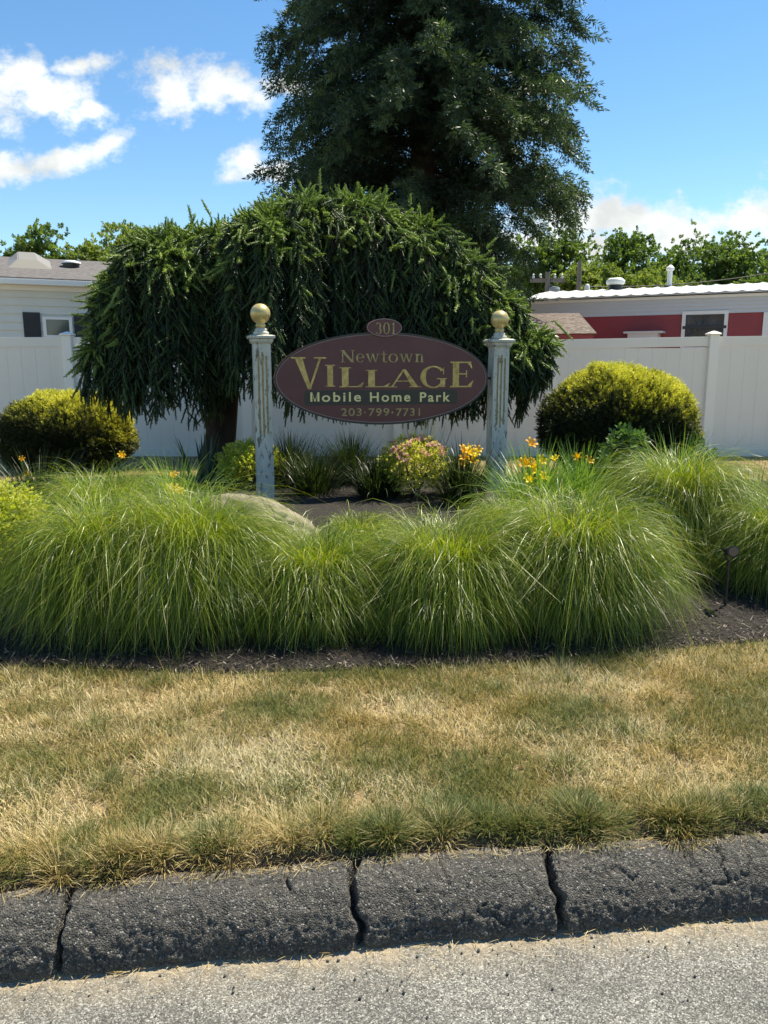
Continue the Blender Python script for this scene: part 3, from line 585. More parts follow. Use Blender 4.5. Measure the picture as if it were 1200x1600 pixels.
# ------------------------------------------------------------------ ornamental grasses
og_m = leafmat('fountain_grass', [(0, (.015, .04, .008)), (.25, (.05, .11, .014)), (.45, (.17, .25, .025)), (.78, (.36, .43, .05)), (.95, (.42, .38, .16)), (1, (.55, .48, .3))], trans=.42, rough=.36, spec=.5, tint=(1.4, 1.3, .45))
def fountain(px, Y, h, rad, n, label, seed, wide=1.0, lenk=1.0, dens=1.0, green=0.0, sweep=0.0, reach=.86):
    global rng
    keep_ = rng; rng = np.random.default_rng(seed)
    c = P(px, 900, Y); z0 = hz(c.x, Y)
    root = empty('fountain_grass', (c.x, Y, z0), 0, label, 'ornamental grass', 'fountain grass clumps along the front of the bed')
    n = int(n * dens * 1.15); a = rng.random(n) * 6.283; q_ = rng.random(n) ** .6
    r0 = q_ * rad * .3; b = np.stack([r0 * np.cos(a), r0 * np.sin(a), 0 * a], -1)
    az2 = a + rng.normal(0, .65, n); L = h * (.95 + .95 * q_ * lenk) * rng.uniform(.62, 1.08, n)
    lean = rng.uniform(-.05, .28, n) * wide + .12 * q_; droop = (.35 + 2.35 * q_ ** 1.1) * rng.uniform(.75, 1.12, n)
    mid = (rng.uniform(.16, .36, n), rng.uniform(.35, .65, n))
    stray = rng.random(n) < .05; lean = np.where(stray, rng.uniform(.3, .8, n), lean); L = np.where(stray, L * .9, L)
    rn = np.clip(rng.beta(2, 2.2, n) * .92 - green * .25, 0, 1); rn = np.where(rng.random(n) < .05, .93 + .07 * rng.random(n), rn)
    V, Fq, r, _ = blades(b, az2, L, lean, droop, .0026 + .0026 * rng.random(n), 11, twist=.4, rnd=rn, curl=rng.normal(0, 1.15, n), mid=mid)
    # shorter skirt of low arching blades keeps the base full
    m_ = n // 3; a = rng.random(m_) * 6.283; r0 = rad * (.15 + .25 * rng.random(m_)); b = np.stack([r0 * np.cos(a), r0 * np.sin(a), 0 * a], -1)
    V2, F2, r2, _ = blades(b, a + rng.normal(0, .5, m_), h * rng.uniform(.6, 1.3, m_), .15 + .25 * rng.random(m_), 1.8 + .9 * rng.random(m_), .0028 + .0024 * rng.random(m_), 8, pw=1.2, twist=.35, rnd=rng.random(m_) * .6, curl=rng.normal(0, .6, m_))
    V, Fq, r = join([(V, Fq, r), (V2, F2, r2)]); V[:, :2] *= reach; V[:, 0] += sweep * np.clip(V[:, 2] / h, 0, 1.2) ** 2
    gl = hgt(V[:, 0] + c.x, V[:, 1] + Y) - z0 + .012 + .006 * rng.random(len(V)); V[:, 2] = np.maximum(V[:, 2], gl)
    raw('leaves', V, Fq, og_m, root, rnd=r)
    MB().lathe([(rad * .34, -.04), (rad * .3, .05), (rad * .16, .1), (0, .12)], (0, 0, 0), 18, cap=False).build('crown', m_crown, root, smooth=True)
    rng = keep_; return root
m_crown = noisy('grass_crown', [(.3, (.03, .025, .015)), (.7, (.1, .085, .045))], 30, .95, .6, .01)
fountain(170, 3.84, .62, .5, 8000, 'broad fountain grass clump at the far left end of the front row', 101, lenk=1.1)
fountain(300, 3.84, .66, .6, 8000, 'tall full fountain grass clump left of the tan boulder', 102)
fountain(170, 4.75, .58, .55, 6500, 'fountain grass clump rising behind the left pair below the globe shrub', 103)
fountain(330, 4.3, .26, .36, 2500, 'fountain grass clump half covering the left flank of the boulder', 110)
fountain(492, 3.78, .48, .52, 7000, 'low rounded fountain grass clump in front of the boulder, below the left half of the oval sign', 104)
fountain(695, 3.78, .55, .55, 7500, 'fountain grass clump directly below the right half of the oval sign', 105)
fountain(560, 5.0, .26, .5, 1500, 'sparse wispy fountain grass clump behind the gap right of the boulder', 106, wide=1.5)
fountain(893, 3.88, .64, .56, 8500, 'largest fountain grass clump, in front of the orange daylilies right of the sign post', 107, sweep=.02)
fountain(790, 4.8, .4, .4, 3500, 'pale fountain grass clump at the foot of the right sign post', 111)
fountain(1058, 4.95, .66, .5, 7500, 'tall bright fountain grass clump in front of the right golden globe shrub', 108)
fountain(1215, 4.4, .5, .48, 7500, 'fountain grass clump at the right edge behind the black spotlight', 109)
# ------------------------------------------------------------------ strap-leaved daylilies
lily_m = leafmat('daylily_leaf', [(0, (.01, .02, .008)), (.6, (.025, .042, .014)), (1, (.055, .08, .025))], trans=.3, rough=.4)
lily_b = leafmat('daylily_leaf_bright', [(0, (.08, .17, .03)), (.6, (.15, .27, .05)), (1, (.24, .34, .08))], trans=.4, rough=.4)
pet_or = leafmat('orange_petal', [(0, (.85, .38, .01)), (1, (.95, .55, .015))], trans=.35, rough=.5, tint=(1, 1, .7))
pet_ye = leafmat('yellow_petal', [(0, (.9, .58, .01)), (1, (.95, .72, .03))], trans=.35, rough=.5, tint=(1, 1, .7))
pt = []
for k in range(6):
    a = k * math.pi / 3; c_, s_ = math.cos(a), math.sin(a)
    for (r_, z_, w_) in ((.006, 0, .006), (.028, .045, .022), (.055, .06, .018), (.066, .05, .003)): pt += [(r_ * c_ - w_ * s_ / 2 * 1.2, r_ * s_ + w_ * c_ / 2 * 1.2, z_), (r_ * c_ + w_ * s_ / 2 * 1.2, r_ * s_ - w_ * c_ / 2 * 1.2, z_)]
PT = np.array(pt); PF = np.array([[k * 8 + j * 2, k * 8 + j * 2 + 1, k * 8 + j * 2 + 3, k * 8 + j * 2 + 2] for k in range(6) for j in range(3)])
flower_me = {}
def daylily(px, py, Y, h, rad, n, label, dark=True, flowers=(), group='daylilies in the bed', width=.011, droop=1.9):
    c = P(px, py, Y); z0 = hz(c.x, Y); root = empty('daylily_plant', (c.x, Y, z0), 0, label, 'daylily', group)
    a = rng.random(n) * 6.283; q_ = rng.random(n); r0 = q_ * rad * .4; b = np.stack([r0 * np.cos(a), r0 * np.sin(a), 0 * a], -1)
    V, Fq, r, _ = blades(b, a + rng.normal(0, .4, n), h * rng.uniform(.8, 1.35, n), .08 + .45 * q_, droop * rng.random(n) * (.4 + q_), np.full(n, width), 6, pw=1.5, twist=.3)
    raw('leaves', V, Fq, lily_m if dark else lily_b, root, rnd=r)
    for (fx_, fy_, dY, mt, s) in flowers:
        f = P(fx_, fy_, Y + dY) - Vector((c.x, Y, z0))
        MB().tube([(f.x * .25, f.y * .3, 0), (f.x * .6, f.y * .7, f.z * .55), (f.x, f.y, f.z - .01)], [.004, .0035, .003], 5).build('stalk', lily_b, root)
        dv = Vector((random.uniform(-.5, .5), -random.uniform(.3, 1), random.uniform(.4, 1)))
        V, Fq, r = instance(PT * np.array([1, 1, 1]), PF, np.array([f[:]]), np.array([dv[:]]), np.array([s * .95]), np.array([random.random()]), rxy=np.array([s * .95]))
        raw('flower', V, Fq, mt, root, rnd=r)
O, Ye = pet_or, pet_ye
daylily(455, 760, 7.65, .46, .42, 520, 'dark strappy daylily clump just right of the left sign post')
daylily(492, 770, 7.1, .4, .45, 420, 'dark low daylily clump behind the boulder between the two sign posts')  # added low and dark, leaf colour stands for shade over the soil
daylily(590, 775, 6.9, .36, .42, 520, 'dark low daylily clump at the left foot of the pink flowering bush')  # also added dark in place of shade on the soil
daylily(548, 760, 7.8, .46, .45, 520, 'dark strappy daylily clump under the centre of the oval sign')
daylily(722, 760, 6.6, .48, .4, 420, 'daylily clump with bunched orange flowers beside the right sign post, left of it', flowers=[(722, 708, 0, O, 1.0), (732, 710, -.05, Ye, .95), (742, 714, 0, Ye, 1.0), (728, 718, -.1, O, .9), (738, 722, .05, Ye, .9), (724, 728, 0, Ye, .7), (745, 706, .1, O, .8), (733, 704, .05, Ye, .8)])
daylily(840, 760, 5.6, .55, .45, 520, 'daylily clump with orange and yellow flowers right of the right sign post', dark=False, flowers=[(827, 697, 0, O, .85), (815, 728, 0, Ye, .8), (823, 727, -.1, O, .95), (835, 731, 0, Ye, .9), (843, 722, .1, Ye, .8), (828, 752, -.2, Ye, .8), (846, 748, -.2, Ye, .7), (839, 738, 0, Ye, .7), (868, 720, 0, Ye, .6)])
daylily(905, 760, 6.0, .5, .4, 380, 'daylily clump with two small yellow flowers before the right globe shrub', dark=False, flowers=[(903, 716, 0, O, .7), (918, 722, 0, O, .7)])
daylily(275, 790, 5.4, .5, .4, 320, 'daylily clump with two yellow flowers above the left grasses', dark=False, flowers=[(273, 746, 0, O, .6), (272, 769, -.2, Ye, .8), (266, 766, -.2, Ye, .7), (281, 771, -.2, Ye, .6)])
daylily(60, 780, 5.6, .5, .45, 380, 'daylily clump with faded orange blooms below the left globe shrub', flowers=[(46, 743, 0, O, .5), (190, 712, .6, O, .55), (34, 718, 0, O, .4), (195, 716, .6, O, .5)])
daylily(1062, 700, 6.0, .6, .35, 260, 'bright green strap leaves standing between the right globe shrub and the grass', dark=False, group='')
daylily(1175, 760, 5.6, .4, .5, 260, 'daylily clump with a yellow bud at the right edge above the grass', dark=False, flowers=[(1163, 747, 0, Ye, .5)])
iris_m = leafmat('iris_leaf', [(0, (.03, .06, .04)), (1, (.08, .13, .08))], trans=.15, rough=.4)
def blades_thing(name, px, Y, h, rad, n, label, cat, mt, width, lean=.25, dr=.4, zoff=0):
    c = P(px, 760, Y); z0 = hz(c.x, Y); root = empty(name, (c.x, Y, z0), 0, label, cat)
    a = rng.random(n) * 6.283; q_ = rng.random(n); b = np.stack([q_ * rad * np.cos(a), q_ * rad * np.sin(a), 0 * a], -1)
    V, Fq, r, _ = blades(b, a, h * rng.uniform(.7, 1.1, n), lean * q_ + .03, dr * rng.random(n), np.full(n, width), 6, twist=.5)
    raw('leaves', V, Fq, mt, root, rnd=r); return root
blades_thing('iris_plant', 322, 7.6, .55, .16, 26, 'upright dark iris leaves at the foot of the spruce trunk', 'iris', iris_m, .045)
reed_m = leafmat('dry_reed', [(0, (.1, .16, .05)), (.6, (.3, .33, .16)), (1, (.5, .45, .32))], trans=.2)
blades_thing('dry_stems', 655, 8.2, .95, .35, 60, 'tall thin bare stems fanning out behind the pink flowering bush', 'dry plant', reed_m, .007, .55, .25)
blades_thing('reed_plant', 365, 5.6, .55, .1, 14, 'single pale reed with a drooping blade beside the left sign post', 'reed', reed_m, .016, .9, 2.2)

# ------------------------------------------------------------------ leaf sprig templates
def sprig_template(n, ln, w_, spread=.9, rad=0.0, seed=1, flat=False):
    r_ = np.random.default_rng(seed); T, TFs = [], []
    for i in range(n):
        s = (i + .3) / n; a = (0 if i % 2 else math.pi) + r_.normal(0, .35) if flat else r_.random() * 6.283
        th = spread * (1 - .55 * s) * r_.uniform(.8, 1.2); d = np.array([math.sin(th) * math.cos(a), math.sin(th) * math.sin(a), math.cos(th)])
        l_ = ln * r_.uniform(.7, 1.2) * (1 - .35 * s); b = np.array([0, 0, s]); sd_ = np.cross(d, r_.normal(size=3)); sd_ /= np.linalg.norm(sd_)
        o_ = len(T); T += [(b, 0 * d), (b, d * l_ * .5 + sd_ * w_ / 2), (b, d * l_), (b, d * l_ * .5 - sd_ * w_ / 2)]; TFs.append([o_, o_ + 1, o_ + 2, o_ + 3])
    return np.array([t_[0] for t_ in T]), np.array([t_[1] for t_ in T]), np.array(TFs)
def place(tpl, pos, dirs, L, rnd, sc=None):
    """axis offsets scale with L, leaf offsets keep their own size"""
    A, Bv, TF_ = tpl; d = dirs / np.linalg.norm(dirs, axis=1)[:, None]
    ref = np.where(np.abs(d[:, 2:3]) > .95, np.array([[1., 0, 0]]), np.array([[0, 0, 1.]])); u = np.cross(ref, d); u /= np.linalg.norm(u, axis=1)[:, None]; v = np.cross(d, u)
    a = rng.random(len(d)) * 6.283; u, v = u * np.cos(a)[:, None] + v * np.sin(a)[:, None], v * np.cos(a)[:, None] - u * np.sin(a)[:, None]
    sc = np.ones(len(d)) if sc is None else sc
    V = pos[:, None] + A[None, :, 2, None] * (d * L[:, None])[:, None] + (Bv[None, :, 0, None] * u[:, None] + Bv[None, :, 1, None] * v[:, None] + Bv[None, :, 2, None] * d[:, None]) * sc[:, None, None]
    Fq = TF_[None] + (np.arange(len(pos)) * len(A))[:, None, None]
    return V.reshape(-1, 3), Fq.reshape(-1, 4), np.repeat(rnd, len(A))
def ellipsoid_dirs(n, up=-.4):
    d = rng.normal(size=(n * 9, 3)); d /= np.linalg.norm(d, axis=1)[:, None]; d = d[d[:, 2] > up]; return d[:n]

# ------------------------------------------------------------------ globe shrubs
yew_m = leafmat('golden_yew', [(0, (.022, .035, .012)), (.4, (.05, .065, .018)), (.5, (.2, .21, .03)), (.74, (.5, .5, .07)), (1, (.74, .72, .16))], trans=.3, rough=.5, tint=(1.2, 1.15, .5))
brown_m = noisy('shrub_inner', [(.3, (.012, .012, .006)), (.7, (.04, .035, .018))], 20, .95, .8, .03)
bark_m = noisy('bark', [(.3, (.03, .024, .02)), (.7, (.1, .08, .065))], 10, .95, .8, .03, 20, stretch=(1, 1, .3))
ysp = sprig_template(16, .035, .0075, 1.0, seed=3)
def globe(px, Y, xl, xr, ytop, label, seed, boxy, n=15000):
    global rng
    keep_ = rng; rng = np.random.default_rng(seed)
    c = P((xl + xr) / 2, 700, Y); rx = (P(xr, 700, Y).x - P(xl, 700, Y).x) / 2; zt = P(600, ytop, Y).z; zg = hz(c.x, Y); hh = zt - zg
    root = empty('globe_shrub', (c.x, Y, zg), 0, label, 'shrub', 'clipped golden globe shrubs')
    cz = hh * .42; rz = hh - cz
    d = ellipsoid_dirs(n, -.85); e = boxy
    k = (np.abs(d) ** e).sum(1) ** (-1 / e)                                  # superellipsoid
    k *= .82 if boxy > 2.5 else .9; base = d * k[:, None] * np.array([rx, rx, 1]); base[:, 2] *= np.where(d[:, 2] > 0, rz, cz)
    lump = fbm(d * 3.2 + seed, 3, seed); lay = rng.random(n); base *= (1 - .16 * lay ** 1.6 + .3 * (lump - .5))[:, None]
    base[:, 2] += cz
    dirs = d + rng.normal(0, .35, (n, 3)) + np.array([0, 0, .35]); L = rng.uniform(.04, .085, n)
    exposed = np.clip(d[:, 2] * 1.0 + d[:, 0] * .3 + d[:, 1] * .3 + .2, 0, 1); pat = fbm(d * 6 + 3, 3, seed + 1)  # yellow new growth; sunlit top and shaded front also painted into the tone
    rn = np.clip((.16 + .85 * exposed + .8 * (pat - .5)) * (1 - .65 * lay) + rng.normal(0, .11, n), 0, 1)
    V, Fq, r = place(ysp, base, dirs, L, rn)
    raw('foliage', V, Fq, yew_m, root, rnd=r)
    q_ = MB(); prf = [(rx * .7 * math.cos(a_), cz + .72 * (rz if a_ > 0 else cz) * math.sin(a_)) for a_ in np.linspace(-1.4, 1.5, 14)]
    q_.lathe(prf, (0, 0, 0), 28, cap=False).build('dark_core', brown_m, root, smooth=True)  # added solid core in a shade-dark colour, keeps the shrub opaque
    MB().tube([(0, 0, -.1), (.01, 0, hh * .4)], [.05, .04]).build('trunk', bark_m, root)
    rng = keep_
globe(110, 9.6, 5, 218, 606, 'clipped golden globe shrub with a flat top at the left, under the spruce tips', 201, 2.9)
globe(963, 8.3, 843, 1084, 571, 'large domed golden globe shrub in front of the fence on the right', 202, 2.35, 19000)

# ------------------------------------------------------------------ leafy bushes
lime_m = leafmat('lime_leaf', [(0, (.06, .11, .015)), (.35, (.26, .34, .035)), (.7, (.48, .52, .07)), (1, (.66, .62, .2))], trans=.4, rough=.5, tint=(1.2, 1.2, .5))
pink_m = leafmat('pink_flower', [(0, (.6, .27, .25)), (.6, (.8, .48, .4)), (1, (.9, .72, .52))], trans=.3, tint=(1, 1, 1))
lsp = sprig_template(12, .05, .022, 1.15, seed=5); fsp = sprig_template(14, .018, .012, 1.4, seed=6)
def bush(name, px, py, Y, rx, h, n, label, cat, mt, rb=(0, 1), sc=1.0, flowers=0, group=None):
    c = P(px, py, Y); zg = hz(c.x, Y); root = empty(name, (c.x, Y, zg), 0, label, cat, group)
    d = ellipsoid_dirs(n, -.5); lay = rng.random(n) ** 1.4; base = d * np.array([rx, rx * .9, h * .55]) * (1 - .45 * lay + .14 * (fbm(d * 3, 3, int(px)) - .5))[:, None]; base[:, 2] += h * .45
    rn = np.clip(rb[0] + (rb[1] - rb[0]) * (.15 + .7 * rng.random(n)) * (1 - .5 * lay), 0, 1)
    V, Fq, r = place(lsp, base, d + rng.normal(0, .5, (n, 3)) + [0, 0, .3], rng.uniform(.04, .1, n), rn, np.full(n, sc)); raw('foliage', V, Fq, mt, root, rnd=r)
    st = MB()
    for k in range(12):
        a = k * .52; st.tube([(0, 0, -.03), (rx * .3 * math.cos(a), rx * .3 * math.sin(a), h * .35), (rx * .6 * math.cos(a), rx * .6 * math.sin(a), h * .7)], [.008, .006, .003], 5)
    st.build('stems', bark_m, root)
    if flowers:
        d = ellipsoid_dirs(flowers, .4); b = d * np.array([rx, rx * .9, h * .58]); b[:, 2] += h * .47
        cl = np.repeat(b, 9, 0) + rng.normal(0, .02, (flowers * 9, 3)) * np.array([1, 1, .5]); m_ = len(cl)
        V, Fq, r = place(fsp, cl, rng.normal(0, .4, (m_, 3)) + [0, 0, 1.], np.full(m_, .012), rng.random(m_)); raw('blossoms', V, Fq, pink_m, root, rnd=r)
    return root
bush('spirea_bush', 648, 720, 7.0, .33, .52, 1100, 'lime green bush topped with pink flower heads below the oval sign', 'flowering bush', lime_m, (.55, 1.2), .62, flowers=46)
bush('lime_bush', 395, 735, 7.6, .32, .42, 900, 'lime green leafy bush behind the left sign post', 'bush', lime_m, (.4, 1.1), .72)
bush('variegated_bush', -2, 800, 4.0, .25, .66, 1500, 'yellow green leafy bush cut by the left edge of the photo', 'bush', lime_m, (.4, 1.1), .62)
deep_m = leafmat('deep_leaf', [(0, (.04, .09, .03)), (1, (.14, .25, .07))], trans=.3)
r_ = bush('lily_plant', 975, 720, 6.8, .17, .62, 260, 'leafy upright lily stems in front of the right globe shrub', 'plant', deep_m, (0, 1), 1.5)
bush('weed', 1095, 712, 7.6, .1, .45, 60, 'small leafy weed sprouting right of the domed globe shrub', 'plant', deep_m, (0.3, 1), 1.0)

# ------------------------------------------------------------------ weeping spruce
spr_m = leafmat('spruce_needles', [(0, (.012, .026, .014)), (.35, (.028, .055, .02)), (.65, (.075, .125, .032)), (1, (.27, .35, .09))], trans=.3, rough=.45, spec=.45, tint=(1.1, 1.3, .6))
YS = 9.0; tb = P(336, 745, YS); zg = hz(tb.x, YS)
spruce = empty('weeping_spruce', (tb.x, YS, zg), 0, 'wide weeping spruce with drooping dark branches behind the sign', 'tree')
def rel(px, py, Y): return P(px, py, Y) - Vector((tb.x, YS, zg))
tr = [rel(334, 762, YS), rel(337, 735, YS), rel(345, 680, YS), rel(350, 620, YS), rel(356, 560, YS), rel(372, 480, YS), rel(420, 400, YS), rel(470, 350, YS)]
trunk_m = noisy('spruce_bark', [(.3, (.014, .011, .009)), (.7, (.05, .04, .032))], 9, .95, .9, .04, 22, stretch=(1, 1, .35))
MB().tube(tr, [.24, .2, .175, .165, .155, .14, .11, .07], 14).build('trunk', trunk_m, spruce, smooth=True)
lim = MB(); lim.tube([rel(470, 350, YS), rel(560, 330, 9.2), rel(640, 378, 9.3), rel(715, 440, 9.3), rel(775, 510, 9.2)], [.07, .07, .06, .05, .03], 8)
lim.tube([rel(372, 480, YS), rel(330, 400, 8.9), rel(270, 370, 8.7), rel(215, 390, 8.6)], [.1, .08, .06, .03], 8)
lim.tube([rel(420, 400, YS), rel(430, 345, 8.7), rel(440, 340, 8.4)], [.09, .06, .03], 8); lim.build('limbs', bark_m, spruce, smooth=True)
lobes = [(345, 362, 8.7, .5, .6, 60, 556), (158, 535, 8.35, .2, .3, 20, 606), (192, 432, 8.4, .34, .4, 44, 612), (258, 372, 8.6, .58, .75, 100, 640), (205, 470, 8.5, .38, .5, 30, 612), (298, 364, 8.8, .45, .7, 55, 575), (418, 338, 8.4, .5, .8, 95, 600), (470, 316, 8.9, .62, .9, 80, 630), (552, 316, 9.3, .75, .95, 95, 632), (640, 350, 9.4, .68, .9, 90, 640),
         (718, 405, 9.3, .52, .8, 75, 640), (772, 462, 9.1, .42, .6, 55, 645), (815, 525, 8.9, .22, .4, 28, 605), (840, 520, 8.85, .14, .25, 18, 575)]
pos, dirs, Ls, rn, wood = [], [], [], [], MB()
for (lx, ly, lY, rx, ry, ns, ybot) in lobes:
    top = rel(lx, ly, lY)
    for k in range(int(ns * 1.4)):
        ck = rng.integers(0, 9); a = (ck + .5 * (lx % 2)) * .698 + rng.normal(0, .13)
        if math.sin(a) > .35 and rng.random() < .5: a = -a                     # more strands on the open side
        s_ = rng.uniform(.45, 1.0) ** .6; ax, ay = rx * s_ * math.cos(a), ry * s_ * math.sin(a)
        rz = rng.uniform(.4, .8) + .25 * ((ck * 7 + int(lx)) % 3 - 1); nq = 10; rz = max(.1, min(rz, (top.z - rel(lx, ybot, lY - .5).z) * .55)); pth = []
        for j in range(nq + 1):
            th = (.12 + .88 * j / nq) * math.pi / 2
            pth.append(np.array([top.x + ax * math.sin(th), top.y + ay * math.sin(th), top.z - .04 - rz * (1 - math.cos(th))]))
        zend = rel(lx, ybot, lY - .5).z + rng.uniform(-.06, .35) * (1 if rng.random() < .7 else 2.4)
        e = pth[-1].copy(); nd = max(2, int((e[2] - zend) / .09)); dr = np.array([math.cos(a), math.sin(a), 0]) * .0
        for j in range(nd):
            e = e + np.array([rng.normal(0, .012) + .004 * math.cos(a), rng.normal(0, .012) + .004 * math.sin(a), -.09]); pth.append(e)
        pth = np.array(pth); wood.tube([tuple(p_) for p_ in pth[::2]], [max(.012 - .0012 * j, .003) for j in range(len(pth[::2]))], 4)
        sg = np.diff(pth, axis=0); ln = np.linalg.norm(sg, axis=1); cum = np.r_[0, np.cumsum(ln)]
        for s in np.arange(.05, cum[-1], .07):
            j = min(np.searchsorted(cum, s) - 1, len(sg) - 1); tdir = sg[j] / ln[j]; p_ = pth[j] + tdir * (s - cum[j])
            out_ = np.array([math.cos(a), math.sin(a), 0]); sd_ = np.cross(tdir, out_); sd_ = sd_ / (np.linalg.norm(sd_) + 1e-6)
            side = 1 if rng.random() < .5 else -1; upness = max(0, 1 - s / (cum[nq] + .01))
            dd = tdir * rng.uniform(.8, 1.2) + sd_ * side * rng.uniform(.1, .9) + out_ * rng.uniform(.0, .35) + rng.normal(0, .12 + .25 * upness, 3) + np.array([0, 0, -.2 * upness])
            pos.append(p_); dirs.append(dd); Ls.append(rng.uniform(.11, .21)); rn.append(np.clip(.0 + .5 * rng.random() + .4 * upness + .1 * (s_ > .85), 0, 1))  # upper shoots lighter: new growth, with sunlit tops painted in
        pos.append(pth[-1]); dirs.append(np.array([rng.normal(0, .12), rng.normal(0, .12), -1])); Ls.append(rng.uniform(.12, .22)); rn.append(.5)
# leaders and stray tips that break the outline
for (qx, qy, qY, vx, vz, ll) in ((500, 300, 9.0, .02, 1, .22), (640, 322, 9.3, .1, 1, .12), (330, 340, 8.8, -.5, 1, .2), (165, 440, 8.5, -1, -.25, .22), (160, 452, 8.5, -1, -.3, .3), (865, 500, 8.9, .8, -.8, .3), (862, 520, 8.8, .7, -.9, .28), (860, 560, 8.8, .5, -.8, .2),
                                 (760, 390, 9.0, .5, .6, .15), (300, 345, 8.7, -.2, 1, .15), (180, 372, 8.6, -.6, .8, .2), (600, 312, 9.1, .2, 1, .14)):
    q_ = rel(qx, qy, qY); pos.append(np.array(q_)); dirs.append(np.array([vx, -.1, vz])); Ls.append(ll); rn.append(.9)
for (lx, ly, lY, rx, ry, ns, ybot) in lobes:                                    # plump outer shoots standing off the drapes, painted lighter as if sunlit
    top = rel(lx, ly, lY); m_ = int(ns * 4.2)
    a = rng.integers(-5, 1, m_) * .698 + .35 * (lx % 2) + rng.normal(0, .17, m_); th = np.clip(rng.beta(1.6, 2.4, m_) * 1.5, .1, 1.45); k = rng.uniform(.93, 1.1, m_)
    px_ = top.x + rx * np.cos(a) * np.sin(th) * k; py_ = top.y + ry * np.sin(a) * np.sin(th) * k; pz_ = top.z - .02 - min(.75, (top.z - rel(lx, ybot, lY - .5).z) * .6) * (1 - np.cos(th)) * rng.uniform(.7, 1.3, m_)
    o_ = np.stack([np.cos(a) * np.sin(th), np.sin(a) * np.sin(th), .15 * np.cos(th) - .8 * np.sin(th)], -1) + rng.normal(0, .38, (m_, 3))
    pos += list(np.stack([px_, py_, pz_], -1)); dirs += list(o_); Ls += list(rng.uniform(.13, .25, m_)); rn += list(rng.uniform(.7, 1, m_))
pos, dirs, Ls, rn = np.array(pos), np.array(dirs), np.array(Ls), np.array(rn)
def plump(tpl, r0):                                                       # a solid tapered core under the needles
    A, Bv, TF_ = tpl; a_, b_, f_ = [], [], []; o_ = len(A)
    for z_, k_ in ((0, .45), (.3, 1), (.75, .95), (1.02, .15)):
        for i_ in range(6): a_.append((0, 0, z_)); b_.append((r0 * k_ * math.cos(i_ * 1.0472), r0 * k_ * math.sin(i_ * 1.0472), 0))
    for j_ in range(3):
        for i_ in range(6): f_.append([o_ + j_ * 6 + i_, o_ + j_ * 6 + (i_ + 1) % 6, o_ + j_ * 6 + 6 + (i_ + 1) % 6, o_ + j_ * 6 + 6 + i_])
    return np.concatenate([A, a_]), np.concatenate([Bv, b_]), np.concatenate([TF_, f_])
ssp = plump(sprig_template(74, .032, .0062, 1.2, seed=9), .0085)
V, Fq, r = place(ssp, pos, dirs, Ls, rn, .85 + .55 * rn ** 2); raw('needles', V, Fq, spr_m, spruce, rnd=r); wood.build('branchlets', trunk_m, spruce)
print('spruce shoots', len(pos), len(V))

# ------------------------------------------------------------------ big conifer beyond the fence
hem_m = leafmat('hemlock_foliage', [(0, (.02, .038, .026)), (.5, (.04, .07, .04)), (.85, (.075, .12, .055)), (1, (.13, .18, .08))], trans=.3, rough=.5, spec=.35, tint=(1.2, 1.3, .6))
YH = 16.0; hb_ = P(655, 600, YH); zg = hz(hb_.x, YH)
hem = empty('tall_conifer', (hb_.x, YH, zg), 0, 'tall dark conifer rising far above the fence and the weeping spruce', 'tree')
MB().tube([(0, 0, -.2), (.05, 0, 3), (0, .05, 7), (.05, 0, 11), (0, 0, 17.4)], [.3, .26, .2, .12, .02], 10).build('trunk', bark_m, hem, smooth=True)
pos, dirs, Ls, rn = [], [], [], []; lim = MB()
zs = [2.2, 3.2, 4.5, 6, 8, 9.5, 11.5, 14, 17.2]; rs = [2.6, 3.6, 4.2, 4.1, 3.85, 3.75, 3.3, 2.1, .3]
for k in range(640):
    z = 2.3 + 14.6 * (k / 640) ** 1.12 + rng.normal(0, .08); a = k * 2.39996 + rng.normal(0, .25)
    Rm = np.interp(z, zs, rs) * (.72 + .4 * vnoise(np.array([math.cos(a) * 2.2, math.sin(a) * 2.2, z * .9]) + 9, 5)) * rng.uniform(.74, .92)
    if math.cos(a) > 0: Rm *= 1 - .45 * (1 - float(sstep(2.6, 6.2, z)))
    up = rng.uniform(.0, .5); pth = []
    for j in range(9):
        s = j / 8; pth.append(np.array([math.cos(a) * Rm * s, math.sin(a) * Rm * s, z + Rm * (up * s - .42 * s * s * rng.uniform(.9, 1.1))]))
    lim.tube([tuple(p_) for p_ in pth], [max(.032 * (1 - j / 8) * (Rm / 3.5), .004) for j in range(9)], 5)
    pth = np.array(pth); ns = max(6, int(Rm / .078))
    for q_ in range(ns * 2):
        s = rng.uniform(.14, 1) if q_ > 2 else 1; j = min(int(s * 8), 7); p_ = pth[j] + (pth[j + 1] - pth[j]) * (s * 8 - j); td = pth[j + 1] - pth[j]; td /= np.linalg.norm(td)
        side = 1 if q_ % 2 else -1; sd_ = np.array([-math.sin(a), math.cos(a), 0]) * side
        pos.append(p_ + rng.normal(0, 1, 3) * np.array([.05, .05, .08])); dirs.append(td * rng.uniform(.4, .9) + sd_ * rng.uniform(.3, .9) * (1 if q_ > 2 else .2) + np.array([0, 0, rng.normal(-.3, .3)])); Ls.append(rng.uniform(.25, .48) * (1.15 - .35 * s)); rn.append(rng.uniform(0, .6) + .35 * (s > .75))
pos, dirs, Ls, rn = np.array(pos), np.array(dirs), np.array(Ls), np.clip(np.array(rn), 0, 1)
hsp = sprig_template(24, .13, .021, 1.05, seed=12)
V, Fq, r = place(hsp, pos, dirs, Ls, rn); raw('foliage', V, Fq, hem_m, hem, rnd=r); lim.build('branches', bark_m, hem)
print('conifer sprays', len(pos), len(V))

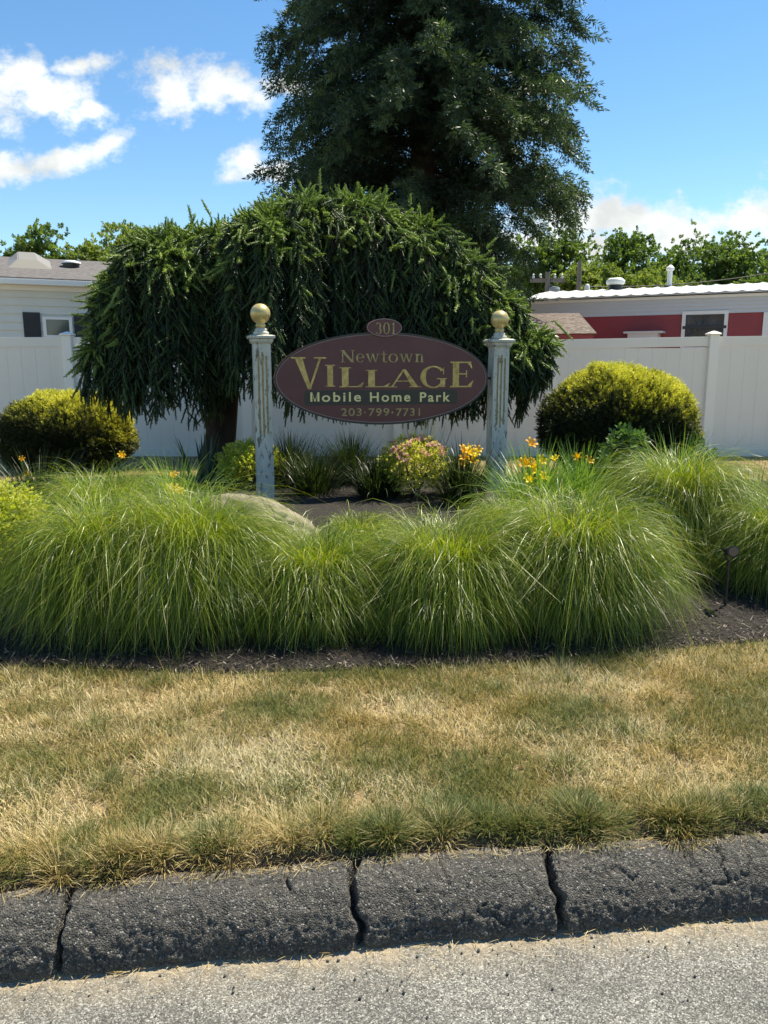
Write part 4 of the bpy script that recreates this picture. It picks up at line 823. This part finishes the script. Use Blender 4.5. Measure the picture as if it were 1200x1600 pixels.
# ------------------------------------------------------------------ far broadleaf trees
dec_m = leafmat('broadleaf', [(0, (.06, .11, .035)), (.5, (.12, .19, .055)), (1, (.22, .3, .09))], trans=.45, rough=.5, spec=.3, tint=(1.2, 1.25, .5))
dec_y = leafmat('broadleaf_pale', [(0, (.1, .15, .04)), (.5, (.19, .26, .07)), (1, (.32, .38, .12))], trans=.45, rough=.5, spec=.3, tint=(1.2, 1.2, .5))
bsp = sprig_template(26, .17, .075, 1.2, seed=14)
def broad(px, ytop, Y, wpx, label, mt, seed, n=1500, airy=.0, low=.25):
    global rng
    keep_ = rng; rng = np.random.default_rng(seed)
    ytop += 26 if px > 800 else 16
    c = P(px, ytop, Y); zg = hz(c.x, Y); h = c.z - zg; rx = wpx / 2 / F * Y * 1.02 * (1.3 if px > 800 else 1)
    root = empty('broadleaf_tree', (c.x, Y, zg), 0, label, 'tree', 'broadleaf trees beyond the mobile homes')
    MB().tube([(0, 0, -.2), (.1, 0, h * .3), (-.05, .1, h * .6), (0, 0, h * .9)], [.22, .17, .1, .02], 8).build('trunk', bark_m, root)
    lm = MB(); pos, nc = [], 34
    for k in range(nc):
        z = h * rng.uniform(low, .97); rr = rx * math.sin(math.pi * min(1, max(.12, (z / h - low + .1) / (1.12 - low)))) ** .6 * rng.uniform(.3, 1); a = rng.random() * 6.283
        e = np.array([rr * math.cos(a), rr * math.sin(a), z]); z0 = max(h * .15, z - rr * .9 - .3)
        lm.tube([(0, 0, z0 * .9), tuple(e * [.5, .5, 1] + [0, 0, -rr * .18]), tuple(e)], [.06, .04, .012], 5)
        m_ = int(n / nc); sc_ = rng.uniform(.35, .75) * rx * (.42 - .1 * airy)
        pos.append(e + rng.normal(0, 1, (m_, 3)) * np.array([sc_, sc_, sc_ * .5]))
    pos = np.concatenate(pos); m_ = len(pos); dirs = rng.normal(0, 1, (m_, 3)) + [0, 0, .4]
    V, Fq, r = place(bsp, pos, dirs, rng.uniform(.2, .45, m_), np.clip(rng.random(m_) * .7 + .3 * fbm(pos * .8, 2, seed), 0, 1)); raw('crown', V, Fq, mt, root, rnd=r)
    lm.build('limbs', bark_m, root); rng = keep_
broad(52, 340, 32, 95, 'small rounded broadleaf tree above the skylight of the white home', dec_m, 301, 1000, .6)
broad(-12, 375, 34, 70, 'pale broadleaf treetop cut by the left edge above the grey roof', dec_y, 302, 800)
broad(132, 368, 33, 80, 'pale broadleaf treetop right of the small rounded one on the left', dec_y, 303, 900, .5)
broad(225, 332, 31, 130, 'broadleaf tree peeping over the left shoulder of the weeping spruce', dec_y, 304, 1500, .4)
broad(870, 345, 38, 110, 'dark broadleaf tree just right of the tall conifer', dec_m, 305, 2000)
broad(925, 395, 34, 100, 'pale low broadleaf tree behind the single utility pole', dec_y, 306, 1900)
broad(978, 347, 42, 100, 'thin topped broadleaf tree standing tallest left of the white chimney pipe', dec_m, 307, 1400, .9)
broad(1030, 400, 34, 90, 'pale low broadleaf tree just behind the white chimney pipe', dec_y, 308, 1800)
broad(1085, 352, 40, 150, 'wide spreading broadleaf tree right of the white chimney pipe', dec_m, 309, 2600, .3)
broad(1165, 372, 38, 110, 'dense broadleaf tree near the right edge above the red home', dec_m, 310, 2400)
broad(1225, 368, 40, 130, 'dense broadleaf tree cut by the right edge above the red home', dec_m, 311, 2400)
broad(1120, 405, 46, 160, 'low dark broadleaf tree filling the gap under the wide spreading one', dec_m, 312, 2200)
broad(820, 400, 44, 120, 'low broadleaf tree half hidden by the weeping spruce shoulder', dec_m, 313, 1800)
broad(985, 410, 47, 170, 'low dark broadleaf tree behind the roof vent of the red home', dec_m, 314, 2400)

# ------------------------------------------------------------------ white mobile home (left)
siding = mat('cream_siding', (.62, .62, .57), .5); t = siding.node_tree; b = t.nodes['Principled BSDF']
t.links.new(ramp(t, nz(t, 1.2, 5, .6), [(.3, (.6, .61, .57)), (.75, (.7, .7, .655))]), b.inputs['Base Color'])
shingle = noisy('grey_shingle', [(.3, (.06, .055, .055)), (.55, (.13, .12, .12)), (.8, (.22, .2, .2))], 9, .9, .6, .02, 30, stretch=(1, 3, 1))
white_m = mat('white_trim', (.76, .77, .77), .4); dark_m = mat('navy_shutter', (.012, .013, .02), .5); dk = mat('black_metal', (.02, .02, .022), .45)
glass = mat('window_glass', (.06, .07, .075), .08, spec=.8); curtain = mat('grey_sash', (.5, .53, .55), .5)
def wall_frame(pxa, Ya, theta):                 # local x along the wall (to the right in the photo), y away from camera
    c = P(pxa, 600, Ya); return (c.x, Ya, 0), theta
def mk_conv(loc, th):
    n_ = Vector((-math.sin(th), math.cos(th), 0)); l_ = Vector(loc); Mi = Matrix.Rotation(-th, 4, 'Z') @ Matrix.Translation(-l_)
    def f(px, py, yl=0):
        o_ = Vector((0, 0, CAMZ)); d = ray(px, py); k = (l_ + n_ * yl - o_).dot(n_) / d.dot(n_); q_ = Mi @ (o_ + d * k); return q_.x, q_.z
    return f
loc, th = wall_frame(0, 15.5, R(24)); W = mk_conv(loc, th)
home = empty('mobile_home', loc, th, 'white sided mobile home with a grey shingle roof and dark shutters at the left', 'mobile home')
ze = W(60, 438)[1]; xl, xr = -7.0, W(300, 450)[0]
body = MB(); body.box(xl, xr, .02, 4.2, 0, ze - .02); z = .3
while z < ze - .06:                                                 # lap siding courses
    z1 = min(z + .158, ze - .06); body.add([(xl, -.022, z), (xr, -.022, z), (xr, .014, z1), (xl, .014, z1), (xl, .02, z), (xr, .02, z), (xr, .02, z1), (xl, .02, z1)], [(0, 1, 2, 3), (1, 0, 4, 5), (3, 2, 6, 7), (1, 5, 6, 2), (0, 3, 7, 4)]); z += .158
body.build('wall', siding, home)
rf = MB(); rh = .62; prof_ = [(-.28, ze - .03), (2.1, ze + rh), (4.5, ze - .03)]
vs = [(x_, y_, z_ + o_) for x_ in (xl - .2, xr + .2) for (y_, z_) in prof_ for o_ in (0, .05)]
rf.add(vs, [(1, 3, 9, 7), (3, 5, 11, 9), (0, 6, 8, 2), (2, 8, 10, 4), (0, 1, 7, 6), (4, 10, 11, 5), (0, 2, 3, 1), (2, 4, 5, 3), (6, 7, 9, 8), (8, 9, 11, 10)])
roof = rf.build('roof', shingle, home)
MB().box(xl - .2, xr + .2, -.34, -.285, ze - .115, ze - .01).build('gutter', white_m, home, bevel=.01)
MB().box(xl - .1, xr + .1, -.283, -.015, ze - .1, ze - .065).build('soffit', white_m, home)
MB().box(xl, xr, -.028, -.013, ze - .2, ze - .102).build('frieze', white_m, home)
def roofz(y_): return ze + .02 + (rh + .03) * (y_ + .28) / 2.38
x0_, x1_ = W(12, 415, 1.0)[0], W(80, 415, 1.0)[0]; y0_, y1_ = .75, 1.75
sk = MB(); zb0, zb1 = roofz(y0_), roofz(y1_); c1_, c2_ = .16, .16
sk.add([(x0_, y0_, zb0), (x1_, y0_, zb0), (x1_, y1_, zb1), (x0_, y1_, zb1), (x0_ + .2, y0_ + .2, zb0 + .2), (x1_ - .25, y0_ + .2, zb0 + .19), (x1_ - .3, y1_ - .1, zb1 + .16), (x0_ + .2, y1_ - .1, zb1 + .16)],
       [(0, 1, 5, 4), (1, 2, 6, 5), (2, 3, 7, 6), (3, 0, 4, 7), (4, 5, 6, 7)]); sk.build('skylight', mat('skylight_dome', (.2, .19, .17), .5), roof, bevel=.015)
xv = W(111, 412, 1.2)[0]; MB().lathe([(.16, 0), (.17, .09)], (xv, 1.2, roofz(1.2) - .03), 20).build('vent_base', dk, roof)
MB().lathe([(.2, .09), (.2, .12), (.1, .15), (0, .155)], (xv, 1.2, roofz(1.2) - .03), 20, cap=False).build('vent_cap', white_m, roof, smooth=True)
wx0, wz1 = W(66, 495); wx1, _ = W(112, 495); wz0 = wz1 - .75
wn = MB(); 
for (a_, b_, c_, d_) in ((wx0, wx1, wz1 - .05, wz1), (wx0, wx1, wz0, wz0 + .05), (wx0, wx0 + .06, wz0 + .05, wz1 - .05), (wx1 - .06, wx1, wz0 + .05, wz1 - .05), (wx0 + .06, wx1 - .06, (wz0 + wz1) / 2 - .02, (wz0 + wz1) / 2 + .02)): wn.box(a_, b_, -.05, .015, c_, d_)
wf = wn.build('window', white_m, home); MB().box(wx0 + .06, wx1 - .06, -.022, -.016, wz0 + .05, wz1 - .05).build('pane', glass, wf)
for (sa, sb) in ((36, 63), (115, 142)):
    a_, b_ = W(sa, 500)[0], W(sb, 500)[0]; sh = MB().box(a_, b_, -.045, -.013, wz0 - .05, wz1 + .08)
    for k in range(14): zz = wz0 + .0 + k * .055; sh.box(a_ + .04, b_ - .04, -.052, -.0455, zz, zz + .035)
    sh.build('shutter', dark_m, home)

# ------------------------------------------------------------------ red mobile home (right)
red_m = noisy('red_siding', [(.3, (.22, .025, .035)), (.7, (.29, .035, .048))], 1.5, .5, .1, .005, 8)
wht_s = mat('grey_white_siding', (.6, .61, .63), .5); rust = noisy('brown_shingle', [(.3, (.06, .045, .04)), (.55, (.17, .13, .11)), (.8, (.34, .3, .27))], 12, .95, .7, .03, 25, stretch=(1, 2, 1))
loc, th = wall_frame(1200, 16.0, R(-27)); W = mk_conv(loc, th)
rh_ = empty('mobile_home', loc, th, 'red and white mobile home with ribbed white roof beyond the fence', 'mobile home')
zt = W(1150, 459)[1]; zr = W(1150, 489)[1]; xl, xr = W(830, 480)[0], 7.0
MB().box(xl, xr, .0, 3.8, .3, zr).build('wall', red_m, rh_)
bnd = MB(); nb = 5; 
for k in range(nb): z0_ = zr + .002 + (zt - zr) * k / nb; bnd.add([(xl, -.03, z0_), (xr, -.03, z0_), (xr, -.008, z0_ + (zt - zr) / nb), (xl, -.008, z0_ + (zt - zr) / nb), (xl, .02, z0_), (xr, .02, z0_), (xr, .02, z0_ + (zt - zr) / nb), (xl, .02, z0_ + (zt - zr) / nb)], [(0, 1, 2, 3), (1, 0, 4, 5), (3, 2, 6, 7), (1, 5, 6, 2), (0, 3, 7, 4)])
bnd.box(xl + .01, xr - .01, .021, 3.79, zr + .003, zt); bnd.build('upper_band', wht_s, rh_)
roofm = noisy('white_roof_coat', [(.3, (.36, .37, .37)), (.7, (.56, .56, .55))], 4, .5, .2, .01)
rb_ = MB(); sp = .31; ys = np.linspace(-.14, 3.95, 9); zc_ = lambda y_: zt + .01 + .3 * math.sin(math.pi * (y_ + .14) / 4.09)
xg = np.arange(xl - .1, xr + .1, sp / 6); vs, fs = [], []
for i_, xg_ in enumerate(xg):
    rib = .022 * max(0, 1 - abs(((i_ % 6) - 3)) / 1.6)
    for y_ in ys: vs.append((xg_ + .05 * y_ * 0, y_, zc_(y_) + .03 + rib))
    for y_ in ys: vs.append((xg_, y_, zc_(y_)))
k9 = len(ys) * 2
for i_ in range(len(xg) - 1):
    for j in range(len(ys) - 1): fs.append((i_ * k9 + j, (i_ + 1) * k9 + j, (i_ + 1) * k9 + j + 1, i_ * k9 + j + 1)); fs.append((i_ * k9 + 9 + j, i_ * k9 + 10 + j, (i_ + 1) * k9 + 10 + j, (i_ + 1) * k9 + 9 + j))
    fs.append((i_ * k9, i_ * k9 + 9, (i_ + 1) * k9 + 9, (i_ + 1) * k9)); fs.append((i_ * k9 + 8, (i_ + 1) * k9 + 8, (i_ + 1) * k9 + 17, i_ * k9 + 17))
rb_.add(vs, fs); roof = rb_.build('roof', roofm, rh_)
MB().box(xl, xr, -.04, -.031, zt - .06, zt - .004).build('fascia', white_m, rh_)
wx0, wz1 = W(1067, 487); wx1, _ = W(1139, 485); wz0 = wz1 - .8
wn = MB()
for (a_, b_, c_, d_) in ((wx0, wx1, wz1 - .07, wz1), (wx0, wx1, wz0, wz0 + .07), (wx0, wx0 + .07, wz0 + .07, wz1 - .07), (wx1 - .07, wx1, wz0 + .07, wz1 - .07)): wn.box(a_, b_, -.06, .01, c_, d_)
wf = wn.build('window', white_m, rh_)
pm = noisy('black_plastic_sheet', [(.4, (.015, .015, .017)), (.8, (.06, .06, .065))], 3, .25, .8, .06, 4); MB().box(wx0 + .07, wx1 - .07, -.03, -.022, wz0 + .07, wz1 - .07).build('pane', pm, wf)
MB().box(wx0 + .02, wx1 - .02, -.068, -.061, wz1 - .36, wz1 - .3).build('bar', dk, wf)
tx = W(1197, 500)[0]; MB().box(tx - .05, tx + .06, -.05, -.001, .4, zr - .003).build('corner_trim', white_m, rh_)
ax0, az1 = W(980, 520); ax1, _ = W(1040, 520)
MB().box(ax0, ax1, -.45, -.001, az1 - .03, az1 + .01).box(ax0 + .08, ax1 - .1, -.4, -.002, az1 - .2, az1 - .031).build('awning', wht_s, rh_)
xp = W(1046, 440, 1.5)[0]; zb = zc_(1.5)
zp1 = W(1046, 414, 1.5)[1]
pp = MB().lathe([(.055, 0), (.055, zp1 - zb - .13)], (xp, 1.5, zb), 14).build('vent_pipe', white_m, roof, smooth=False)
MB().lathe([(.06, zp1 - zb - .13), (.09, zp1 - zb - .11), (.09, zp1 - zb - .06), (.02, zp1 - zb), (0, zp1 - zb)], (xp, 1.5, zb), 14, cap=False).build('rain_cap', white_m, pp)
MB().lathe([(.12, -.02), (.12, .05)], (xp, 1.5, zb), 14).build('flashing', dk, roof)
xv = W(961, 458, 1.2)[0]; zb = zc_(1.2); MB().lathe([(.16, -.02), (.15, .12)], (xv, 1.2, zb + .03), 20).build('vent_base', dk, roof)
MB().lathe([(.17, .1), (.21, .13), (.21, .2), (.15, .25), (0, .26)], (xv, 1.2, zb + .03), 20, cap=False).build('vent_cap', white_m, roof, smooth=True)
xv = W(917, 460, 1.2)[0]; MB().lathe([(.06, -.02), (.06, .1), (.03, .15), (0, .155)], (xv, 1.2, zb + .03), 12, cap=False).build('vent_pipe', wht_s, roof, smooth=True)

# small red shed between fence and red home
loc = P(880, 600, 13.9); loc = (loc.x, 13.9, 0); W = mk_conv(loc, R(-12))
shed = empty('garden_shed', loc, R(-12), 'small red shed with a worn brown shingle roof peeking over the fence', 'shed')
x1_, z1_ = W(932, 521); xt, zt_ = W(905, 489, 1.0)
MB().box(-1.6, x1_ - .05, 0, 2.0, 0, z1_ - .01).build('wall', red_m, shed)
MB().add([(-1.8, -.12, z1_), (x1_, -.12, z1_), (xt, 1.0, zt_), (-1.5, 1.0, zt_), (x1_, 2.12, z1_), (-1.8, 2.12, z1_), (-1.8, -.12, z1_ - .008), (x1_, -.12, z1_ - .008), (x1_, 2.12, z1_ - .008), (-1.8, 2.12, z1_ - .008)],
         [(0, 1, 2, 3), (3, 2, 4, 5), (1, 4, 2), (0, 3, 5), (0, 6, 7, 1), (1, 7, 8, 4), (6, 9, 8, 7), (4, 8, 9, 5), (5, 9, 6, 0)]).build('roof', rust, shed)

# ------------------------------------------------------------------ utility poles and wires
pole_m = noisy('pole_wood', [(.3, (.13, .12, .105)), (.7, (.26, .24, .21))], 8, .9, .5, .02, 20, stretch=(1, 1, .2))
def pole(px, ytop, Y, label, arm):
    c = P(px, ytop, Y); zg = hz(c.x, Y); h = c.z - zg; root = empty('utility_pole', (c.x, Y, zg), 0, label, 'utility pole')
    MB().lathe([(.1, -.2), (.09, h * .5), (.08, h)], (0, 0, 0), 12).build('pole', pole_m, root)
    if arm:
        ar = MB().box(-.6, .6, -.05, .05, h - .35, h - .22).build('crossarm', pole_m, root)
        for x_ in (-.5, -.25, .25, .5): MB().lathe([(.035, 0), (.05, .04), (.03, .1), (.045, .13), (.01, .17)], (x_, 0, h - .22), 10).build('insulator', wht_s, ar)
        MB().lathe([(.2, 0), (.2, .6), (.17, .68), (.05, .7)], (.22, -.12, h - 1.2), 16).build('transformer', mat('transformer_grey', (.3, .32, .33), .4), root)
    return c
pa = pole(906, 408, 30, 'plain grey utility pole standing alone behind the red home roof', False)
pb = pole(856, 425, 28, 'utility pole with crossarm and transformer beside the spruce edge', True)
def wire(a, b_, sag, label, rad=.018):
    pts = [Vector(a).lerp(Vector(b_), k / 16) - Vector((0, 0, sag * 4 * (k / 16) * (1 - k / 16))) for k in range(17)]
    mb = MB().tube(pts, rad, 5); tag(mb.build('power_line', dk), label, 'power line')
far = P(1330, 400, 30)
wire((pa.x, 30, pa.z - .9), (far.x, 30, far.z), .35, 'thin power line running right from the plain pole across the treetops')
wire((pb.x, 28, pb.z - .35), (pa.x, 30, pa.z - 1.2), .1, 'short power line strung between the two utility poles')
wire((pb.x, 28, pb.z - .9), P(960, 462, 24), .1, 'sloping service line from the crossarm pole down to the red home roof', .014)

# ------------------------------------------------------------------ black spotlight
c = P(1140, 862, 4.02); zg = hz(c.x, 4.02)
sp = empty('garden_spotlight', (c.x, 4.02, zg), 0, 'small black garden spotlight on a stake in the grass at the right', 'spotlight')
hh = c.z - zg
MB().tube([(0, 0, -.05), (0, 0, hh - .045)], .008, 8).build('stake', dk, sp)
hd = MB(); hd.tube([(0, -.045, hh + .012), (0, -.043, hh + .012), (0, -.01, hh + .004), (0, .03, hh - .006), (0, .055, hh - .012)], [.033, .031, .026, .022, .008], 16); hdo = hd.build('lamp_head', dk, sp)
MB().tube([(0, -.0462, hh + .0125), (0, -.0475, hh + .0125)], .026, 16).build('lens', glass, hdo)
MB().tube([(0, 0, hh - .05), (-.02, .0, hh - .03), (-.028, 0, hh - .005)], .005, 6).build('bracket', dk, sp)
